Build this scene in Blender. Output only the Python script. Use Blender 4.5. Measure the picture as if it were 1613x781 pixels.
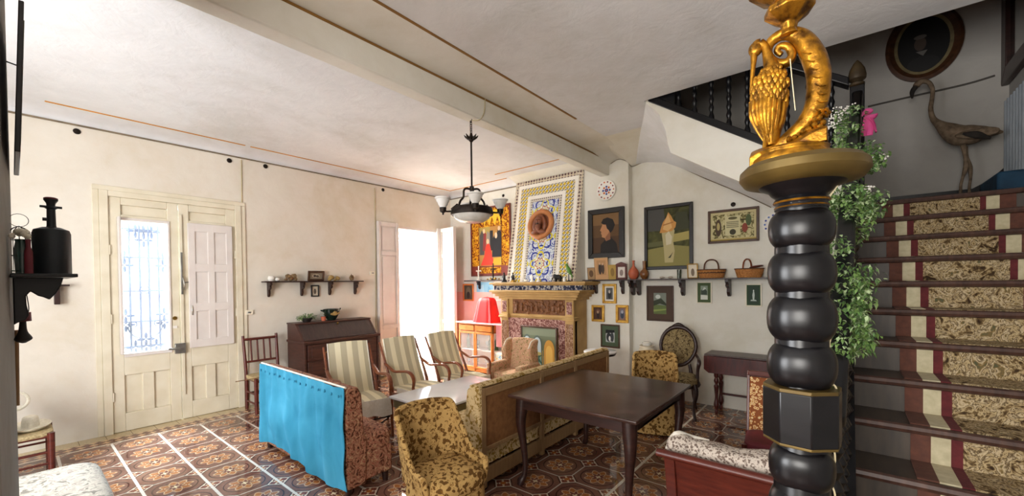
import bpy, bmesh, math, random
from mathutils import Vector, Matrix, noise
R = math.radians; PI = math.pi
for o in list(bpy.data.objects): bpy.data.objects.remove(o)
sc = bpy.context.scene; C = sc.collection
random.seed(7)

# ------------------------------------------------------------------ camera
F_PX, YAW, PITCH, ROLL, CX, CY, EYE = 643.3, .6849, -.0149, -.0114, 806.5, 454.0, 1.6
def cam_axes():
    cy, sy = math.cos(YAW), math.sin(YAW)
    f = Vector((-sy*math.cos(PITCH), cy*math.cos(PITCH), math.sin(PITCH)))
    rt = Vector((cy, sy, 0)); up = rt.cross(f)
    return math.cos(ROLL)*rt+math.sin(ROLL)*up, -math.sin(ROLL)*rt+math.cos(ROLL)*up, f
RT, UP, FW = cam_axes(); EYEP = Vector((0, 0, EYE))
cd = bpy.data.cameras.new('camera'); cam = bpy.data.objects.new('camera', cd); C.objects.link(cam)
cd.sensor_width = 36; cd.lens = F_PX/1613*36; cd.shift_y = (CY-390.5)/1613; cd.clip_start = .02
m = Matrix((RT, UP, -FW)).transposed().to_4x4(); m.translation = EYEP; cam.matrix_world = m
sc.camera = cam
def ray(x, y): return FW+RT*((x-CX)/F_PX)-UP*((y-CY)/F_PX)
def on_z(x, y, z=0): d = ray(x, y); return EYEP+d*((z-EYE)/d.z)       # survey points read off the photograph
def on_y(x, y, Y): d = ray(x, y); return EYEP+d*(Y/d.y)
def on_x(x, y, X): d = ray(x, y); return EYEP+d*(X/d.x)

# ------------------------------------------------------------------ light
sc.view_settings.view_transform = 'Standard'; sc.view_settings.look = 'None'
sc.view_settings.gamma = 1; sc.view_settings.use_curve_mapping = False; sc.view_settings.exposure = 0.72
w = bpy.data.worlds.new('sky'); sc.world = w; w.use_nodes = True
w.node_tree.nodes['Background'].inputs[0].default_value = (.78, .89, 1, 1)
w.node_tree.nodes['Background'].inputs[1].default_value = 1.8
def area(name, loc, rot, sx, sy, power, col=(1, 1, 1), spread=180):
    l = bpy.data.lights.new(name, 'AREA'); l.shape = 'RECTANGLE'; l.size = sx; l.size_y = sy
    l.energy = power; l.color = col; l.spread = R(spread)
    o = bpy.data.objects.new(name, l); C.objects.link(o); o.location = loc; o.rotation_euler = rot; return o
aim = lambda d: Vector(d).to_track_quat('-Z', 'Y').to_euler()
XA, YB, ZC = -6.17, 5.62, 3.37
area('french_window_daylight', (XA-1.35, 4.8, 3.35), aim((2.8, .15, -2.9)), 1.6, 1.8, 1500, (1, .96, .9))
area('french_window_skylight', (XA-.95, 4.15, 1.45), aim((1, .42, .06)), 2.5, 1.3, 70, (1, .985, .96))
area('front_door_daylight', (XA-1.3, 1.0, 3.3), aim((2.9, .1, -2.7)), 1.2, 1.4, 1300, (.66, .83, 1))
area('rear_fill', (-2.75, -2.35, 1.6), (R(94), 0, R(-6)), 1.8, 1.9, 135, (.99, .99, 1))  # fill lamp added behind the viewer, in an assumed opening
area('hall_fill', (-.3, -2.35, 1.8), (R(90), 0, R(0)), 1.1, 1.5, 70, (1, .95, .88))  # fill lamp added to lift the stairs and landing, no known source

# ------------------------------------------------------------------ materials
def lin(h):
    h = h.lstrip('#'); v = [int(h[i:i+2], 16)/255 for i in (0, 2, 4)]
    return tuple(c/12.92 if c <= .04045 else ((c+.055)/1.055)**2.4 for c in v)+(1,)
class S:
    """a socket with arithmetic"""
    def __init__(s, nt, k): s.nt = nt; s.k = k
    def op(s, o, *a):
        n = s.nt.nodes.new('ShaderNodeMath'); n.operation = o
        for i, v in enumerate((s,)+a):
            if isinstance(v, S): s.nt.links.new(v.k, n.inputs[i])
            else: n.inputs[i].default_value = v
        return S(s.nt, n.outputs[0])
    def __add__(s, o): return s.op('ADD', o)
    def __sub__(s, o): return s.op('SUBTRACT', o)
    def __mul__(s, o): return s.op('MULTIPLY', o)
    def __truediv__(s, o): return s.op('DIVIDE', o)
    def abs(s): return s.op('ABSOLUTE')
    def frac(s): return s.op('FRACT')
    def gt(s, o): return s.op('GREATER_THAN', o)
    def lt(s, o): return s.op('LESS_THAN', o)
    def max(s, o): return s.op('MAXIMUM', o)
    def min(s, o): return s.op('MINIMUM', o)
    def cos(s): return s.op('COSINE')
def mixc(nt, f, a, b):
    n = nt.nodes.new('ShaderNodeMix'); n.data_type = 'RGBA'
    for i, v in ((0, f), (6, a), (7, b)):
        if isinstance(v, S): nt.links.new(v.k, n.inputs[i])
        elif isinstance(v, str): n.inputs[i].default_value = lin(v)
        else: n.inputs[i].default_value = v
    return S(nt, n.outputs[2])
def coords(nt, kind='Object'):
    t = nt.nodes.new('ShaderNodeTexCoord'); x = nt.nodes.new('ShaderNodeSeparateXYZ'); nt.links.new(t.outputs[kind], x.inputs[0])
    return t.outputs[kind], S(nt, x.outputs[0]), S(nt, x.outputs[1]), S(nt, x.outputs[2])
def tex_noise(nt, vec, scale, detail=3, dist=0, rough=.5):
    n = nt.nodes.new('ShaderNodeTexNoise'); n.inputs['Scale'].default_value = scale; n.inputs['Detail'].default_value = detail
    n.inputs['Distortion'].default_value = dist; n.inputs['Roughness'].default_value = rough; nt.links.new(vec, n.inputs['Vector']); return S(nt, n.outputs['Fac'])
def tex_vor(nt, vec, scale, feature='F1'):
    n = nt.nodes.new('ShaderNodeTexVoronoi'); n.inputs['Scale'].default_value = scale; n.feature = feature; nt.links.new(vec, n.inputs['Vector']); return n
def ramp(nt, f, stops, interp='LINEAR'):
    n = nt.nodes.new('ShaderNodeValToRGB'); cr = n.color_ramp; cr.interpolation = interp
    while len(cr.elements) < len(stops): cr.elements.new(.5)
    for e, (p, c) in zip(cr.elements, stops): e.position = p; e.color = lin(c)
    nt.links.new(f.k, n.inputs[0]); return S(nt, n.outputs[0])
def base(name, rough=.6, metal=0, spec=.5):
    m = bpy.data.materials.new(name); m.use_nodes = True; nt = m.node_tree; b = nt.nodes['Principled BSDF']
    b.inputs['Roughness'].default_value = rough; b.inputs['Metallic'].default_value = metal; b.inputs['Specular IOR Level'].default_value = spec
    return m, nt, b
def setc(nt, b, c): nt.links.new(c.k, b.inputs['Base Color'])
def bump(nt, b, h, strength=.3, dist=.01):
    n = nt.nodes.new('ShaderNodeBump'); n.inputs['Strength'].default_value = strength; n.inputs['Distance'].default_value = dist
    nt.links.new(h.k, n.inputs['Height']); nt.links.new(n.outputs[0], b.inputs['Normal'])
def mat(name, c, rough=.6, metal=0, c2=None, scale=12, bmp=.15, stretch=None, spec=.5):
    m, nt, b = base(name, rough, metal, spec)
    v, x, y, z = coords(nt)
    if stretch:
        mp = nt.nodes.new('ShaderNodeMapping'); nt.links.new(v, mp.inputs[0]); mp.inputs['Scale'].default_value = stretch; v = mp.outputs[0]
    f = tex_noise(nt, v, scale, 5)
    setc(nt, b, ramp(nt, f, [(.3, c), (.72, c2 or c)]))
    if bmp: bump(nt, b, f, bmp, .004)
    return m
def fabric(name, stops, scale=18, dist=1.5, weave=.3, rough=.9, stretch=(1, 1, 1), detail=4):
    m, nt, b = base(name, rough, 0, .15)
    v, x, y, z = coords(nt)
    mp = nt.nodes.new('ShaderNodeMapping'); nt.links.new(v, mp.inputs[0]); mp.inputs['Scale'].default_value = stretch
    f = tex_noise(nt, mp.outputs[0], scale, detail, dist)
    setc(nt, b, ramp(nt, f, stops, 'LINEAR'))
    bump(nt, b, tex_noise(nt, v, 260, 2), weave, .002); return m
def leaf_fabric(name, ground, leaf, leaf2, scale=20, thr=.47, rough=.9):
    """scattered leaf sprays on a plain ground"""
    m, nt, b = base(name, rough, 0, .15); v, x, y, z = coords(nt)
    n1 = tex_noise(nt, v, scale, 2, 1.2); vo = tex_vor(nt, v, scale*1.3); d = S(nt, vo.outputs['Distance'])
    f = (d*.55+(S(nt, n1.k)-.5)*1.1)
    c = mixc(nt, f.lt(thr-.28), ground, leaf); n2 = tex_noise(nt, v, scale*.9, 2, 2)
    c = mixc(nt, (n2-.60).abs().lt(.018), c, leaf2); c = mixc(nt, n2.gt(.68), c, leaf)
    setc(nt, b, c); bump(nt, b, tex_noise(nt, v, 240, 2), .3, .002); return m

def plaster(name, c, c2, c3, rough=.85, b_=.35):
    m, nt, b = base(name, rough, 0, .2); v, x, y, z = coords(nt)
    f = tex_noise(nt, v, .9, 6, .6, .6); g = tex_noise(nt, v, 7, 6, .4, .6)
    col = ramp(nt, f*.75+g*.25, [(.34, c3), (.5, c), (.68, c2)]); setc(nt, b, col)
    bump(nt, b, tex_noise(nt, v, 5, 8, .5, .62), b_, .012); return m
PL_A = plaster('ochre_cream_plaster', '#dfd6c7', '#e6dfd2', '#d6cab4')
PL_B = plaster('pale_cream_plaster', '#e3dfd3', '#ebe8de', '#d8d2c0')
PL_C = plaster('white_ceiling_plaster', '#dddddd', '#e6e6e6', '#d0cfcc', b_=.6)
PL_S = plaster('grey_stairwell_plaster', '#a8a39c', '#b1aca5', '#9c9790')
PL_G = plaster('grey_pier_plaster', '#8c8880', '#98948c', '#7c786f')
WOOD_D = mat('dark_stained_wood', '#24130f', .38, 0, '#3a201a', 9, .1, (1, 1, 7))
WOOD_T = mat('worn_dark_table_top', '#2e1c18', .22, 0, '#563c33', 7, .05, (1, 1, 1))
WOOD_M = mat('mahogany', '#4a1a12', .35, 0, '#64281b', 7, .08, (1, 1, 6))
WOOD_B = mat('brown_bureau_wood', '#3a2019', .45, 0, '#522e24', 7, .1, (1, 1, 6))
WOOD_R = mat('polished_walnut_arm', '#6a3318', .3, 0, '#8a4a26', 8, .05, (1, 1, 5))
WOOD_H = mat('honey_orange_wood', '#c06a28', .35, 0, '#d98a40', 8, .05, (1, 6, 1))
EBONY = mat('black_polished_wood', '#070709', .3, 0, '#100f12', 9, .04, (1, 1, 5), .35)
BLACK = mat('matt_black_paint', '#15110f', .6, 0, '#221b17', 14, .1)
PAINT = mat('yellowed_white_door_paint', '#d9ceb4', .55, 0, '#e5dcc6', 6, .12)
PAINT2 = mat('white_shutter_paint', '#d9cfc8', .5, 0, '#e2dad3', 6, .06)
GOLD = mat('gilded_wood', '#4f300a', .33, .8, '#c98d26', 38, 1.0)
GOLD2 = mat('old_gold_band', '#4f3e1c', .42, .5, '#6e5a2c', 10, .1)
GILT = mat('gilt_frame', '#b9852a', .4, .55, '#e0b456', 16, .2)
IRON = mat('dark_bronze_iron', '#1c1512', .45, .7, '#2f241c', 16, .1)
STEEL = mat('worn_steel', '#8d8a84', .35, .9, '#b5b2ab', 16, .05)
BRASS = mat('aged_brass', '#8f6c2c', .35, .9, '#b08a40', 16, .05)
WHITE = mat('white_ceramic', '#efeae0', .25, 0, '#f5f1e8', 8, 0)
CREAMC = mat('cream_stoneware', '#e9dfc6', .4, 0, '#f0e8d4', 8, .05)
MARBLE = mat('white_marble_top', '#e4e4e6', .08, 0, '#f4f4f4', 2.4, 0)
TERRA = mat('terracotta', '#b4573a', .55, 0, '#c76a48', 10, .1)
WICK = mat('wicker', '#9a5f2e', .6, 0, '#c48a4c', 60, .8)
WICK2 = mat('dark_wicker_band', '#4a2c1a', .6, 0, '#6b4226', 60, .8)
RUSH = mat('woven_rush', '#8f7b55', .8, 0, '#c9b68a', 70, .8)
STRAW = mat('straw_hat_fibre', '#d6cdb6', .8, 0, '#eae3d2', 60, .5)
RED = mat('red_satin', '#cc070a', .6, 0, '#ee1013', 5, .1)
PINK = mat('pink_painted_top', '#f09aa4', .5, 0, '#f6b4ba', 8, .05)
TURQ = fabric('turquoise_cotton', [(.3, '#2d7c9a'), (.6, '#4092b1'), (.8, '#55a3c1')], 3, .5, .5)
LINEN = fabric('cream_linen_piping', [(.3, '#ddd5c4'), (.7, '#eee8da')], 20)
WHITECL = fabric('white_lace_cloth', [(.3, '#e6dccb'), (.7, '#f3ece0')], 25)
FRAME_BK = mat('black_frame', '#15120f', .4, 0, '#231d18', 20, .08)
FRAME_BR = mat('brown_frame', '#3a2213', .45, 0, '#56351e', 20, .1)
SLATE = mat('grey_stone_hearth', '#4c4744', .4, 0, '#5f5a56', 6, .1)
RUBY = mat('dark_red_tassel', '#5a1420', .6, 0, '#74202c', 10, .1)
BLUECL = mat('navy_blue_cloth', '#182640', .85, 0, '#22355a', 10, .1)
GLASSW = mat('frosted_white_glass', '#cfcbc2', .22, 0, '#f4f2ee', 6, .05)
def glass(name, c='#ffffff', rough=.02, alpha=.12):
    m, nt, b = base(name, rough); b.inputs['Base Color'].default_value = lin(c); b.inputs['Alpha'].default_value = alpha; return m
GLASS = glass('clear_pane'); GLASSG = glass('green_bottle_glass', '#2f6a34', .08, .75)
P_ = {}
def flat(h, rough=.7):
    if h not in P_: P_[h] = mat('paint_'+h.strip('#'), h, rough, 0, None, 10, 0)
    return P_[h]
def paintmix(name, stops, scale=6, dist=1.5, rough=.6, stretch=(1, 1, 1), weave=.1): return fabric(name, stops, scale, dist, weave, rough, stretch)

# ------------------------------------------------------------------ mesh builder
class MB:
    def __init__(s): s.v = []; s.f = []; s.mi = []; s.mats = []; s.M = Matrix()
    def slot(s, m):
        if m not in s.mats: s.mats.append(m)
        return s.mats.index(m)
    def add(s, vs, fs, m):
        n = len(s.v); k = s.slot(m); s.v += [s.M@Vector(v) for v in vs]
        for f in fs: s.f.append([n+i for i in f]); s.mi.append(k)
        return s
    def box(s, x0, x1, y0, y1, z0, z1, m):
        v = [(x, y, z) for x in (x0, x1) for y in (y0, y1) for z in (z0, z1)]
        return s.add(v, [(0, 1, 3, 2), (4, 6, 7, 5), (0, 4, 5, 1), (2, 3, 7, 6), (0, 2, 6, 4), (1, 5, 7, 3)], m)
    def beam(s, p0, p1, wd, ht, m, up=(0, 0, 1)):
        p0, p1 = Vector(p0), Vector(p1); d = (p1-p0).normalized(); u = Vector(up); r = d.cross(u).normalized()*wd/2; u2 = r.cross(d).normalized()*ht/2
        v = [p+a*r+b*u2 for p in (p0, p1) for a, b in ((-1, -1), (1, -1), (1, 1), (-1, 1))]
        return s.add(v, [(0, 3, 2, 1), (4, 5, 6, 7), (0, 1, 5, 4), (1, 2, 6, 5), (2, 3, 7, 6), (3, 0, 4, 7)], m)
    def prism(s, poly, a, b, axis, m):
        """poly in the plane across axis; extruded from a to b.  axis x:(y,z) y:(x,z) z:(x,y)"""
        def P(p, t): return {'x': (t, p[0], p[1]), 'y': (p[0], t, p[1]), 'z': (p[0], p[1], t)}[axis]
        n = len(poly); v = [P(p, a) for p in poly]+[P(p, b) for p in poly]
        return s.add(v, [tuple(range(n)), tuple(range(2*n-1, n-1, -1))]+[(i, i+n, (i+1) % n+n, (i+1) % n) for i in range(n)], m)
    def lathe(s, prof, m, seg=24, c=(0, 0, 0), sx=1, sy=1):
        v = []; f = []; n = len(prof)
        for i in range(seg):
            a = 2*PI*i/seg
            for r, z in prof: v.append((c[0]+r*sx*math.cos(a), c[1]+r*sy*math.sin(a), c[2]+z))
        for i in range(seg):
            j = (i+1) % seg
            for k in range(n-1): f.append((i*n+k, j*n+k, j*n+k+1, i*n+k+1))
        if prof[0][0] > 1e-4: f.append(tuple(i*n for i in range(seg-1, -1, -1)))
        if prof[-1][0] > 1e-4: f.append(tuple(i*n+n-1 for i in range(seg)))
        return s.add(v, f, m)
    def tube(s, pts, rad, m, seg=10, sub=4, flat_=(1, 1), up=None, closed=False):
        pts = [Vector(p) for p in pts]; n = len(pts)
        if not hasattr(rad, '__len__'): rad = [rad]*n
        P = []; Q = []
        if sub > 1 and n > 2:
            rng = n if closed else n-1
            for i in range(rng):
                g = lambda k: (k % n) if closed else min(max(k, 0), n-1)
                a, b, c, d = (g(i-1), g(i), g(i+1), g(i+2))
                for t in range(sub):
                    t /= sub
                    cr = lambda A, B, Cc, D: .5*((2*B)+(Cc-A)*t+(2*A-5*B+4*Cc-D)*t*t+(3*B-A-3*Cc+D)*t**3)
                    P.append(cr(pts[a], pts[b], pts[c], pts[d])); Q.append(max(1e-4, cr(rad[a], rad[b], rad[c], rad[d])))
            if not closed: P.append(pts[-1]); Q.append(rad[-1])
        else: P = pts; Q = list(rad)
        N = len(P); v = []; f = []; ref = Vector(up) if up else None
        prev = None
        for i in range(N):
            a = P[(i-1) % N] if (closed or i > 0) else P[i]; b = P[(i+1) % N] if (closed or i < N-1) else P[i]
            d = (b-a); d = d.normalized() if d.length > 1e-9 else Vector((0, 0, 1))
            if prev is None:
                u = ref or (Vector((0, 0, 1)) if abs(d.z) < .9 else Vector((0, 1, 0)))
            else: u = prev
            if ref: u = ref
            r = d.cross(u)
            if r.length < 1e-6: r = d.cross(Vector((.3, .9, .1)))
            r.normalize(); u = r.cross(d).normalized(); prev = u
            for k in range(seg):
                an = 2*PI*k/seg; v.append(P[i]+(r*math.cos(an)*flat_[0]+u*math.sin(an)*flat_[1])*Q[i])
        for i in range(N if closed else N-1):
            j = (i+1) % N
            for k in range(seg): l = (k+1) % seg; f.append((i*seg+k, i*seg+l, j*seg+l, j*seg+k))
        if not closed: f.append(tuple(range(seg-1, -1, -1))); f.append(tuple((N-1)*seg+k for k in range(seg)))
        return s.add(v, f, m)
    def cyl(s, p0, p1, r, m, r2=None, seg=14): return s.tube([p0, p1], [r, r if r2 is None else r2], m, seg, 1)
    def ell(s, c, r, m, seg=18, rings=10, e=1.0, fn=None):
        """ellipsoid; e<1 squares it off into a cushion"""
        v = []; f = []; pw = lambda t: math.copysign(abs(t)**e, t)
        for i in range(rings+1):
            ph = -PI/2+PI*i/rings
            for k in range(seg):
                a = 2*PI*k/seg
                p = Vector((c[0]+r[0]*pw(math.cos(ph))*pw(math.cos(a)), c[1]+r[1]*pw(math.cos(ph))*pw(math.sin(a)), c[2]+r[2]*pw(math.sin(ph))))
                v.append(fn(p) if fn else p)
        for i in range(rings):
            for k in range(seg): l = (k+1) % seg; f.append((i*seg+k, i*seg+l, (i+1)*seg+l, (i+1)*seg+k))
        return s.add(v, f, m)
    def grid(s, fn, nu, nv, m, thick=0, tdir=(0, 0, -1)):
        v = [Vector(fn(i/nu, j/nv)) for i in range(nu+1) for j in range(nv+1)]
        f = [(i*(nv+1)+j, (i+1)*(nv+1)+j, (i+1)*(nv+1)+j+1, i*(nv+1)+j+1) for i in range(nu) for j in range(nv)]
        if thick:
            n = len(v); t = Vector(tdir)*thick; v += [p+t for p in v]; g = [tuple(n+i for i in reversed(q)) for q in f]
            rim = [i*(nv+1) for i in range(nu+1)]+[nu*(nv+1)+j for j in range(1, nv+1)]+[i*(nv+1)+nv for i in range(nu-1, -1, -1)]+[j for j in range(nv-1, 0, -1)]
            f = f+g+[(rim[i], rim[i]+n, rim[(i+1) % len(rim)]+n, rim[(i+1) % len(rim)]) for i in range(len(rim))]
        return s.add(v, f, m)
    def torus(s, c, R_, r, m, axis='z', seg=28, s2=8, a0=0, a1=2*PI):
        cl = abs(a1-a0-2*PI) < 1e-6; n = seg if cl else seg+1; pts = []
        for i in range(n):
            a = a0+(a1-a0)*i/seg; u, w_ = R_*math.cos(a), R_*math.sin(a)
            pts.append({'z': (c[0]+u, c[1]+w_, c[2]), 'y': (c[0]+u, c[1], c[2]+w_), 'x': (c[0], c[1]+u, c[2]+w_)}[axis])
        return s.tube(pts, r, m, s2, 1, closed=cl, up={'z': (0, 0, 1), 'y': (0, 1, 0), 'x': (1, 0, 0)}[axis])

def mesh_of(name, mb, sharp=38):
    me = bpy.data.meshes.new(name); me.from_pydata([tuple(v) for v in mb.v], [], mb.f)
    for m in mb.mats: me.materials.append(m)
    me.polygons.foreach_set('material_index', mb.mi)
    bm = bmesh.new(); bm.from_mesh(me); bmesh.ops.recalc_face_normals(bm, faces=bm.faces)
    for f in bm.faces: f.smooth = True
    for e in bm.edges:
        if len(e.link_faces) == 2: e.smooth = e.calc_face_angle(0) < R(sharp)
        else: e.smooth = False
    bm.to_mesh(me); bm.free(); return me
def obj(name, mb, parent=None, bevel=0, subs=0, label=None, sharp=38):
    o = bpy.data.objects.new(name, mesh_of(name, mb, sharp)); C.objects.link(o)
    if parent: o.parent = parent
    if subs: md = o.modifiers.new('s', 'SUBSURF'); md.levels = md.render_levels = subs
    if bevel: md = o.modifiers.new('b', 'BEVEL'); md.width = bevel; md.segments = 2; md.limit_method = 'ANGLE'; md.angle_limit = R(40)
    if label: o['label'] = label
    return o
def tag(o, label, cat, group=None):
    o['label'] = label; o['category'] = cat
    if group: o['group'] = group
    return o
def thing(name, label, cat, loc=(0, 0, 0), rz=0, group=None, rx=0, ry=0):
    o = bpy.data.objects.new(name, None); C.objects.link(o); o.empty_display_size = .05
    o.location = loc; o.rotation_euler = (rx, ry, rz); return tag(o, label, cat, group)
def struct(name, mb, bevel=0, parent=None):
    o = obj(name, mb, parent, bevel)
    if not parent: o['kind'] = 'structure'
    return o
def dup(root, label=None, loc=None, rz=None, group=None):
    def cp(o, par):
        c = o.copy(); C.objects.link(c); c.parent = par
        for ch in kids[o]: cp(ch, c)
        return c
    kids = {}
    def walk(o):
        kids[o] = list(o.children)
        for ch in kids[o]: walk(ch)
    walk(root); r = cp(root, None)
    if loc is not None: r.location = loc
    if rz is not None: r.rotation_euler = (r.rotation_euler[0], r.rotation_euler[1], rz)
    if label: r['label'] = label
    if group: r['group'] = group
    return r
# ------------------------------------------------------------------ floor tiles
def floor_mat():
    m, nt, b = base('octagon_cement_tiles', .32, 0, .5); v, x, y, z = coords(nt)
    P = .3675; u = ((y-.612)/P); q = ((x+5.79)/P)
    fu = (u.frac()-.5).abs(); fq = (q.frac()-.5).abs(); s = fu+fq; r = (fu*fu+fq*fq).op('SQRT')
    ang = (u.frac()-.5).op('ARCTAN2', q.frac()-.5)
    n = tex_noise(nt, v, 2.2, 5); n2 = tex_noise(nt, v, 60, 2)
    field = ramp(nt, n, [(.35, '#6d473c'), (.65, '#85604f')])
    c = mixc(nt, (s-.735).abs().lt(.012), field, '#3d2320')
    c = mixc(nt, (r-.385).abs().lt(.012), c, '#4a2a26')
    w8 = (ang*8).cos(); w4 = (ang*4).cos()
    c = mixc(nt, (r-(w8*.045)).lt(.27), c, '#a5683c')
    c = mixc(nt, ((r-(w8*.045))-.265).abs().lt(.016), c, '#c9a682')
    c = mixc(nt, (r+(w8*.05)).lt(.17), c, '#74463a')
    c = mixc(nt, ((r+(w8*.04))-.15).abs().lt(.014), c, '#cfae86')
    c = mixc(nt, (r-(w4*.02)).lt(.05), c, '#dcc8a4')
    star = (s-.79).gt(0)
    cu = (u.frac()-.5).abs()*-1+.5; cq = (q.frac()-.5).abs()*-1+.5
    sc_ = mixc(nt, (cu-cq).abs().lt(.03), '#8a4f3c', '#e6d3b4')
    sc_ = mixc(nt, (cu.max(cq)).lt(.05), sc_, '#b06a34')
    sc_ = mixc(nt, ((cu+cq)-.15).abs().lt(.012), sc_, '#5a342c')
    c = mixc(nt, star, c, sc_)
    c = mixc(nt, (s-.785).abs().lt(.016), c, '#d8ccb8')
    c = mixc(nt, (fu.max(fq).gt(.486))*((s-.785).lt(0)), c, '#cbbfae')
    c = mixc(nt, fu.gt(.472)*(x.lt(-2.9)), c, '#ddd4c6')
    c = mixc(nt, ((x+1.38).abs().lt(.012)), c, '#d8ccb8')
    # border along the door wall
    k = ((y+x*0)/.09).frac(); k2 = (x/.08).frac()
    bd = mixc(nt, ((k-.5).abs()+(k2-.5).abs()).lt(.42), '#7a4a3c', '#d4b48c')
    bd = mixc(nt, (x+5.8).abs().lt(.012), bd, '#d8ccb8')
    pl = mixc(nt, (y/.2).frac().lt(.03), '#c9b58c', '#8f7c5c')
    bd = mixc(nt, x.lt(-5.98), bd, pl)
    c = mixc(nt, x.lt(-5.79), c, bd)
    d = nt.nodes.new('ShaderNodeMix'); d.data_type = 'RGBA'; d.blend_type = 'MULTIPLY'; d.inputs[0].default_value = .55
    nt.links.new(c.k, d.inputs[6]); g = ramp(nt, n*.6+n2*.4, [(.3, '#a89a90'), (.6, '#ffffff')]); nt.links.new(g.k, d.inputs[7])
    setc(nt, b, S(nt, d.outputs[2])); rr = ramp(nt, n, [(.3, '#282828'), (.7, '#464646')]); nt.links.new(rr.k, b.inputs['Roughness'])
    return m
struct('floor', MB().box(-6.6, 1.3, -2.5, 5.8, -.1, 0, floor_mat()))

# ------------------------------------------------------------------ walls
D0, D1, DH = .60, 1.92, 2.64; W0, W1, WH = 4.33, 5.27, 2.62
b = MB(); XO = XA-.4
for y0, y1, z0, z1 in ((-2.5, D0, 0, ZC+.1), (D0, D1, DH, ZC+.1), (D1, W0, 0, ZC+.1), (W0, W1, WH, ZC+.1), (W1, 5.8, 0, ZC+.1)):
    b.box(XO, XA, y0, y1, z0, z1, PL_A)
struct('wall_left', b)
b = MB(); b.box(XA, 1.3, YB, YB+.2, 0, 4.9, PL_B)
struct('wall_back', b)
b = MB(); b.box(-3.06, -2.36, 5.50, YB, 0, ZC, PL_B)
struct('wall_pilaster', b, .006)
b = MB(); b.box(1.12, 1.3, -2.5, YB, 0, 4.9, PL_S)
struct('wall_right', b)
b = MB()
for x0, x1, z0, z1 in ((-6.57, -5.2, 0, ZC), (-1.8, -.85, 0, ZC), (.25, 1.3, 0, ZC), (-5.2, -1.8, 0, .65), (-5.2, -1.8, 2.55, ZC), (-.85, .25, 0, 1.05), (-.85, .25, 2.55, ZC)): b.box(x0, x1, -2.5, -2.3, z0, z1, PL_B)  # openings added in this unseen wall to seat the fill lamps
struct('wall_front', b)
# short pier that carries the bottle shelf, a step to the left of the viewer
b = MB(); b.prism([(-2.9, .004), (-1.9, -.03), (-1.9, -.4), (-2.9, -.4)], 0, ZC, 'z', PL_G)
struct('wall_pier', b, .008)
# ceilings
b = MB(); b.box(XO, -2.7, -2.5, YB, ZC, ZC+.12, PL_C)
struct('ceiling', b)
OX, OY = -1.53, 3.95
b = MB(); b.box(-2.68, OX, -2.5, YB, ZC-.01, ZC+.3, PL_C); b.box(OX, 1.3, -2.5, OY, ZC-.01, ZC+.3, PL_C)
struct('ceiling', b)
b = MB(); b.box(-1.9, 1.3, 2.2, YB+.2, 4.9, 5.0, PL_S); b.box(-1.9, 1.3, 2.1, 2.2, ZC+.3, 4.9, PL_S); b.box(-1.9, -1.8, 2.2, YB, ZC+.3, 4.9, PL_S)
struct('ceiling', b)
# grey upstairs lining of the stairwell walls: thin sheet of darker plaster above the flight
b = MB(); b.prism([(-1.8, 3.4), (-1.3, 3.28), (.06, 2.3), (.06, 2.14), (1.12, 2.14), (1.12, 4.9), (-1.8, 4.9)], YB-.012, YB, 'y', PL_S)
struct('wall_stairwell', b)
# cove and picture-rail line on the left wall and the back wall
b = MB()
def cove(p, n): return [(p[0]+n*(.26*(1-math.cos(t))), 3.285+(ZC-3.285)*math.sin(t)) for t in [PI/2*i/6 for i in range(7)]]+[(p[0], ZC)]
b.prism([(x, z) for x, z in cove((XA, 0), 1)], -2.3, YB, 'y', PL_C)
struct('trim_1', b)
b = MB(); b.prism([(YB-(x), z) for x, z in cove((0, 0), 1)], XA, -2.8, 'x', PL_C)
struct('trim_2', b)
LINE_D = mat('dark_grey_cornice_line', '#6b5d4a', .8, 0, '#8a7a62', 10, 0); LINE_O = mat('ochre_painted_line', '#b5751c', .8, 0, '#d4912c', 3, 0)
b = MB(); b.box(XA, XA+.012, -2.3, YB, 3.268, 3.284, LINE_D); b.box(XA, -2.8, YB-.012, YB, 3.268, 3.284, LINE_D)
struct('trim_3', b)
b = MB(); z = ZC-.004
b.box(-5.90, -5.872, .23, 1.9, z, ZC, LINE_O); b.box(-5.90, -5.872, 1.96, 5.37, z, ZC, LINE_O); b.box(-5.90, -4.47, 5.345, 5.37, z, ZC, LINE_O); b.box(-4.45, -3.17, 5.03, 5.055, z, ZC, LINE_O)
struct('trim_4', b)
LINE_B = mat('brown_painted_line', '#7a5520', .8, 0, '#94692c', 3, 0)
b = MB(); z = ZC-.014
b.box(-2.285, -2.25, -2.2, 3.9, z, ZC-.01, LINE_B)
struct('trim_5', b)
b = MB(); b.box(-2.655, -2.646, -2.3, 5.5, 3.325, 3.343, LINE_B)
struct('trim_6', b)
# the ceiling beam
b = MB(); b.box(-2.79, -2.65, -2.3, 5.5, 3.13, ZC+.05, PL_B)
struct('trim_7', b, .012)
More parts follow.
